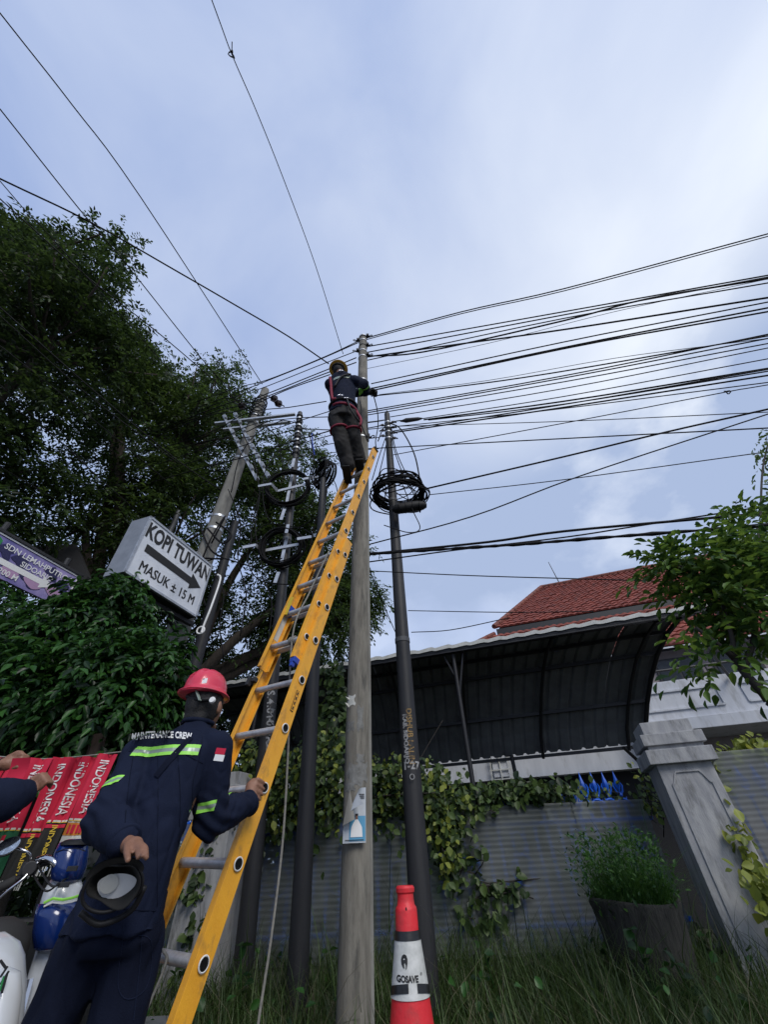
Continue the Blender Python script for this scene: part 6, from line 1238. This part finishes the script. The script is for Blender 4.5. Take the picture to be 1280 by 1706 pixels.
# ================================================================ SCARVES on a line
LA, LB = at(-70, 1256, 2.62), at(206, 1252, 2.98)
b = MB(); b.tube(crspline([LA-(LB-LA)*.6, LA, (LA+LB)/2-V3((0,0,.035)), LB, LB+(LB-LA)*.15+V3((0,0,.02))], 6), .004, 5); tag(obj('display_line', b, 'rope', loc=LA), 'thin cord along which the red scarves hang at the left', 'line')
LD = (LB-LA); LDn = V3((LD.x, LD.y, 0)).normalized(); LN = V3((LDn.y, -LDn.x, 0))
def scarf(k, u0, wd, ln, low, label, tilt=0):
    top = LA+LD*u0-V3((0, 0, .035*(1-(2*u0-1)**2))); t = thing('scarf', top, label, 'scarf', 'football scarves hanging on the line'); ph = k*1.7
    def Pf(u, v, off=0): return top+LDn*((u-.5)*wd*(1-.12*math.sin(v*3)+tilt*0)+tilt*v*ln)+LN*(.020*math.sin(u*8+ph+v*3)+.010*math.sin(u*19+ph*2+v*5)+.022*math.sin(v*4+ph)+off+.012)-V3((0, 0, v*ln))
    def sec(nm, m, v0, v1, u0_=0, u1=1, off=0, nu=8, nv=10): b = MB(); b.grid(lambda u, v: Pf(u0_+(u1-u0_)*u, v0+(v1-v0)*v, off), nu, nv); return obj(nm, b, m, t, smooth=True)
    red = sec('red_section', 'red', 0, .60, nv=16); b = MB(); b.grid(lambda u, v: Pf(u, .6*v, -.006), 8, 12)
    obj('back_fold', b, 'red', t); bv_ = bvh(red)
    if low == 'emblem': sec('lower_section', 'white_dirty', .60, .95); sec('emblem_band', 'orange', .62, .72, 0, 1, .002); sec('emblem_band', 'red', .635, .705, .1, .9, .004)
    elif low == 'green': sec('lower_section', 'fence_green', .60, .95); sec('flag_band', 'red', .64, .68, .15, .6, .003); sec('flag_band', 'white', .68, .72, .15, .6, .003)
    elif low == 'black': sec('lower_section', 'tarp', .60, .95); sec('flag_band', 'red', .62, .65, 0, 1, .003)
    elif low == 'red': sec('lower_section', 'red', .60, .95)
    else: sec('lower_section', 'white_dirty', .60, .95)
    sec('trim', 'white_dirty', .585, .60, 0, 1, .003, 6, 1); sec('trim', 'yellow_print', .60, .607, 0, 1, .004, 6, 1)
    # knitted lettering reading up the scarf
    Z_ = V3((0, 0, 1)); hh = wd*.50
    b = MB(); place_text(b, 'INDONESIA', Pf(.5, .30)+LN*.1, -Z_+LDn*(tilt), LDn, hh*1.1, .0010, (.52*ln)/(hh*1.1*5.6), 1.0, 'CENTER', bv_, -LN, .004, cut=.03); obj('lettering', b, 'white', t)
    b = MB(); txt = {'black': 'GARUDA', 'green': 'MERAH', 'emblem': 'SIDOARJO'}.get(low)
    if low == 'black':
        place_text(b, 'INDONESIA', Pf(.5, .78, .004), -Z_+LDn*tilt, LDn, hh*.7, .0008, .33*ln/(hh*.7*5.6)); obj('lettering', b, 'yellow_print', t)
    b = MB(); 
    for i in range(9): x_ = (i+.5)/9; b.tube([Pf(x_, .95), Pf(x_+.02*math.sin(i), .985, .004), Pf(x_, 1.02)], .003, 4)
    obj('fringe', b, 'white_dirty', t); return t
M['fence_green'] = mat('scarf_green', (.012, .11, .045), .8)
SC = [(-.02,.125,.62,'red','red scarf at the far left, held by the hand with the watch'), (.11,.12,.60,'black','red scarf just right of the vendor fist, dark lower end'), (.235,.12,.64,'emblem','scarf with an orange and red emblem band above its white end'), (.37,.12,.56,'white','scarf hanging behind the green one, with a plain white end'), (.50,.125,.58,'green','red scarf with a green end showing a small red and white flag'), (.635,.12,.60,'black','scarf whose black end carries yellow lettering, above the blue moped cowl'), (.765,.12,.56,'black','scarf second nearest to the navy worker'), (.895,.12,.58,'emblem','rightmost scarf, next to the sleeve of the navy worker')]
for k, (u0, wd_, ln, low, lb) in enumerate(SC): scarf(k, u0, wd_, ln, low, lb, -.04+.02*(k % 3))
b = MB(); b.grid(lambda u, v: h1+V3((.03+.10*u, -.02+.02*math.sin(v*6), .02-.30*v*(1-.25*u))), 8, 10); o = obj('scarf', b, 'red', loc=h1, smooth=True); tag(o, 'red scarf bunched up in the raised hand at the left edge', 'scarf', 'football scarves hanging on the line')
b = MB(); b.tube([V3((-1.93, 3.2, 0)), at(165, 1225, 3.2)], .05, 10); tag(obj('wooden_post', b, 'wood', loc=(-1.93, 3.2, 0)), 'brown post behind the scarves left of the navy worker', 'post')
tb = thing('display_table', (-2.6, 2.95, 0), 'low stall table under a black cloth below the hanging scarves', 'table')
b = MB(); b.grid(lambda u, v: V3((-3.6+2.05*u, 2.62+.012*math.sin(u*40)-.03*(1-v), .88*v)), 60, 6); b.grid(lambda u, v: V3((-3.6+2.05*u, 2.62+.6*v, .88+.01*math.sin(u*9+v*5))), 20, 6); b.grid(lambda u, v: V3((-1.55+.02*(1-v), 2.62+.6*u+.0*v, .88*v)), 8, 4); obj('cloth_cover', b, 'tarp', tb, smooth=50)

# ================================================================ MOPEDS
mp_ = thing('moped', (-1.5, 2.4, 0), 'white and blue moped parked behind the navy worker, with a round mirror', 'moped')
def lf(pts, n=20): # (px,py,Y,halfw,halfd)
    return [(at(x, y, Y), V3((w_, 0, 0)), V3((0, d, 0))) for x, y, Y, w_, d in pts]
b = MB(); b.loft(lf([(125,1398,2.36,.030,.03),(122,1404,2.36,.058,.06),(119,1420,2.36,.068,.075),(115,1445,2.36,.066,.08),(112,1462,2.36,.058,.075),(110,1472,2.36,.04,.05)]), 24); obj('handlebar_cowl', b, 'blue_paint', mp_, smooth=True)
b = MB(); b.loft(lf([(126,1399,2.34,.045,.035),(123,1404,2.34,.058,.05),(122,1408,2.335,.056,.05)]), 20); obj('instrument_panel', b, 'black', mp_, smooth=40)
b = MB(); b.loft(lf([(110,1462,2.38,.055,.06),(106,1480,2.38,.075,.07),(102,1500,2.38,.080,.075),(98,1512,2.38,.078,.08)]), 24); obj('front_shield', b, 'white_paint', mp_, smooth=True)
b = MB(); b.loft(lf([(100,1503,2.37,.083,.085),(98,1525,2.37,.090,.09),(93,1550,2.37,.085,.085),(88,1575,2.37,.072,.07),(86,1582,2.37,.05,.05)]), 24); obj('front_fairing', b, 'blue_paint', mp_, smooth=True)
b = MB(); b.loft(lf([(88,1570,2.40,.055,.05),(76,1610,2.40,.058,.045),(60,1660,2.40,.055,.04),(44,1706,2.40,.055,.04),(25,1760,2.4,.06,.04)]), 24); obj('leg_shield', b, 'white_paint', mp_, smooth=True)
b = MB(); b.tube([at(x, y, 2.275) for x, y in ((73,1504),(88,1497),(104,1499),(120,1496),(132,1492))], .005, 6); obj('stripe', b, 'hivis', mp_); b = MB(); b.tube([at(x, y, 2.28) for x, y in ((73,1510),(88,1503),(104,1505),(120,1502),(132,1498))], .004, 6); obj('stripe', b, 'white', mp_)
for x, y, m in ((120,1447,'black'), (106,1474,'black'), (92,1590,'mirror')):
    b = MB(); c = at(x, y, 2.275 if y < 1580 else 2.34); b.box(c, (.045, .008, .018 if y < 1580 else .05)); obj('badge', b, 'steel_dark', mp_, bevel=.002)
b = MB(); c = crspline([at(100,1452,2.33), at(88,1436,2.32), at(70,1440,2.31), at(40,1458,2.30), at(10,1476,2.28), at(-20,1490,2.27)], 6); b.tube(c, .011, 8); obj('handlebar', b, 'steel_dark', mp_, smooth=True)
b = MB(); b.tube(crspline([at(26,1466,2.29), at(5,1476,2.27), at(-40,1496,2.26)], 4), .019, 10); obj('grip', b, 'rubber', mp_, smooth=True)
b = MB(); b.tube(crspline([at(62,1436,2.27), at(40,1462,2.24), at(15,1482,2.22), at(-5,1500,2.22)], 5), .006, 6); obj('brake_lever', b, 'chrome', mp_, smooth=True)
b = MB(); b.tube(crspline([at(60,1434,2.29), at(75,1430,2.29), at(90,1437,2.29), at(98,1455,2.31)], 5), .013, 8); obj('brake_pipe', b, 'chrome', mp_, smooth=True)
for x0_, y0_, x1_, y1_ in ((60,1438,112,1462), (50,1450,100,1470)):
    b = MB(); b.tube(crspline([at(x0_,y0_,2.29), at((x0_+x1_)/2,y1_+14,2.25), at(x1_,y1_,2.31)], 6), .004, 5); obj('control_cable', b, 'black', mp_)
b = MB(); b.tube([at(x, y, 2.285) for x, y in ((92,1420),(108,1414),(128,1413),(142,1418))], .002, 4); obj('panel_gap', b, 'black', mp_)
b = MB(); b.box(at(48,1447,2.27), (.05, .05, .045)); b.cyl(at(48,1447,2.24), at(48,1447,2.30), .026, n=14); obj('lever_clamp', b, 'steel_dark', mp_, bevel=.004)
b = MB(); b.tube(crspline([at(48,1440,2.27), at(50,1425,2.25), at(40,1417,2.23), at(24,1413,2.22)], 5), .0055, 6); obj('mirror_stalk', b, 'chrome', mp_, smooth=True)
mc = at(13, 1411, 2.20); MN_ = (-.15, .75, -.60); b = MB(); X_, Y_, Z_ = lathe_dir(b, [(0, .012), (.034, .008), (.043, .002), (.044, -.004), (.041, -.006)], mc, MN_, 28); mh = obj('mirror', b, 'black', mp_, smooth=50); b = MB(); lathe_dir(b, [(0, -.0075), (.040, -.0075)], mc, MN_, 28); obj('mirror_glass', b, 'mirror', mh)
def wheel(par, c, axd, R):
    axd = V3(axd).normalized(); X_ = V3((0,0,1)); Y_ = axd.cross(X_).normalized(); b = MB(); b.torus(c, R, .042, (X_, Y_, axd), 36, 10); w_ = obj('tyre', b, 'rubber', par, smooth=True); b = MB(); b.torus(c, R-.045, .012, (X_, Y_, axd), 30, 6); b.cyl(V3(c)-axd*.05, V3(c)+axd*.05, .035)
    for i in range(10): a = i*math.pi/5; b.tube([c, V3(c)+X_*(R-.05)*math.cos(a)+Y_*(R-.05)*math.sin(a)], .004, 4)
    obj('rim', b, 'alu', par)
MD = V3((-.86, .5, 0)).normalized(); MS = V3((MD.y, -MD.x, 0)); M0 = V3((-1.52, 2.42, 0))
wheel(mp_, M0-MD*.22+V3((0,0,.28)), MS, .24); wheel(mp_, M0+MD*1.0+V3((0,0,.28)), MS, .24)
for s_ in (-.07, .07): b = MB(); b.tube([M0-MD*.22+MS*s_+V3((0,0,.28)), M0-MD*.08+MS*s_+V3((0,0,.75))], .018, 8); obj('fork', b, 'chrome', mp_)
b = MB(); b.loft([(M0+MD*.05+V3((0,0,.62)), MS*.06, V3((0,0,.10))), (M0+MD*.4+V3((0,0,.48)), MS*.08, V3((0,0,.08))), (M0+MD*.7+V3((0,0,.62)), MS*.11, V3((0,0,.12))), (M0+MD*1.15+V3((0,0,.74)), MS*.09, V3((0,0,.07)))], 18); obj('body_cover', b, 'blue_paint', mp_, smooth=True)
b = MB(); b.loft([(M0+MD*.45+V3((0,0,.74)), MS*.09, V3((0,0,.03))), (M0+MD*.7+V3((0,0,.78)), MS*.12, V3((0,0,.04))), (M0+MD*1.15+V3((0,0,.83)), MS*.10, V3((0,0,.04)))], 18); obj('saddle', b, 'black', mp_, smooth=True)
m2 = thing('moped', (-1.75, 1.95, 0), 'white moped with green and black graphics cut off by the lower left corner', 'moped')
b = MB(); b.loft(lf([(-12,1555,2.0,.02,.05),(-8,1575,2.0,.05,.10),(-10,1600,2.0,.065,.12),(-14,1650,2.0,.080,.12),(-20,1706,2.0,.085,.11),(-30,1800,2.0,.07,.09)]), 28); fa = obj('front_fairing', b, 'white_paint', m2, smooth=True)
b = MB(); b.loft(lf([(8,1612,1.96,.012,.02),(14,1622,1.96,.030,.04),(12,1660,1.96,.034,.05),(5,1706,1.96,.034,.05),(-5,1780,1.96,.03,.05)]), 20); obj('side_fairing', b, 'white_paint', m2, smooth=True)
fbv = bvh(fa); b = MB()
for (x0, y0, x1, y1) in ((0,1628,12,1610), (0,1640,14,1618), (2,1655,12,1620), (0,1600,10,1614)):
    b.tube([ (lambda p: (lambda h: (h[0]-FW*.002) if h[0] is not None else p)(fbv.ray_cast(p-FW*.5, FW)))(at(x0+(x1-x0)*t, y0+(y1-y0)*t, 1.9)) for t in (0, .33, .66, 1)], .0035, 4)
obj('graphic', b, 'sign_ink', m2); b = MB(); b.tube([(lambda p: (lambda h: (h[0]-FW*.002) if h[0] is not None else p)(fbv.ray_cast(p-FW*.5, FW)))(at(-1+8*t, 1652-26*t, 1.9)) for t in (0, .33, .66, 1)], .004, 4); obj('graphic', b, 'green', m2)
b = MB(); b.loft(lf([(5,1528,2.25,.03,.04),(6,1540,2.25,.07,.08),(6,1565,2.25,.085,.10),(2,1600,2.25,.07,.10),(0,1620,2.25,.05,.08)]), 20); obj('saddle', b, 'rubber', m2, smooth=True)
wheel(m2, V3((-1.85, 1.95, .28)), (.5, -.86, 0), .24); wheel(m2, V3((-2.9, 2.3, .28)), (.5, -.86, 0), .24)
b = MB(); b.loft([(V3((-1.95,2.0,.6)), V3((.03,.05,0)), V3((0,0,.12))), (V3((-2.3,2.1,.6)), V3((.05,.1,0)), V3((0,0,.14))), (V3((-2.9,2.3,.75)), V3((.04,.08,0)), V3((0,0,.08)))], 18); obj('body_cover', b, 'white_paint', m2, smooth=True)

# ---- litter on the verge and dry leaves caught in the grass
n = 260; P = np.stack([rng.uniform(-2.4, 4.4, n), rng.uniform(2.9, 5.2, n), rng.uniform(.02, .30, n)], 1); leaves('fallen_leaves', P, unit(rng.normal(0, 1, (n, 3))*np.array([1, 1, .3])), unit(rng.normal(0, .5, (n, 3))+np.array([0, 0, 1])), .07*rng.uniform(.5, 1.3, n), 'straw', None, near=True, wid=.6, kind='stuff')
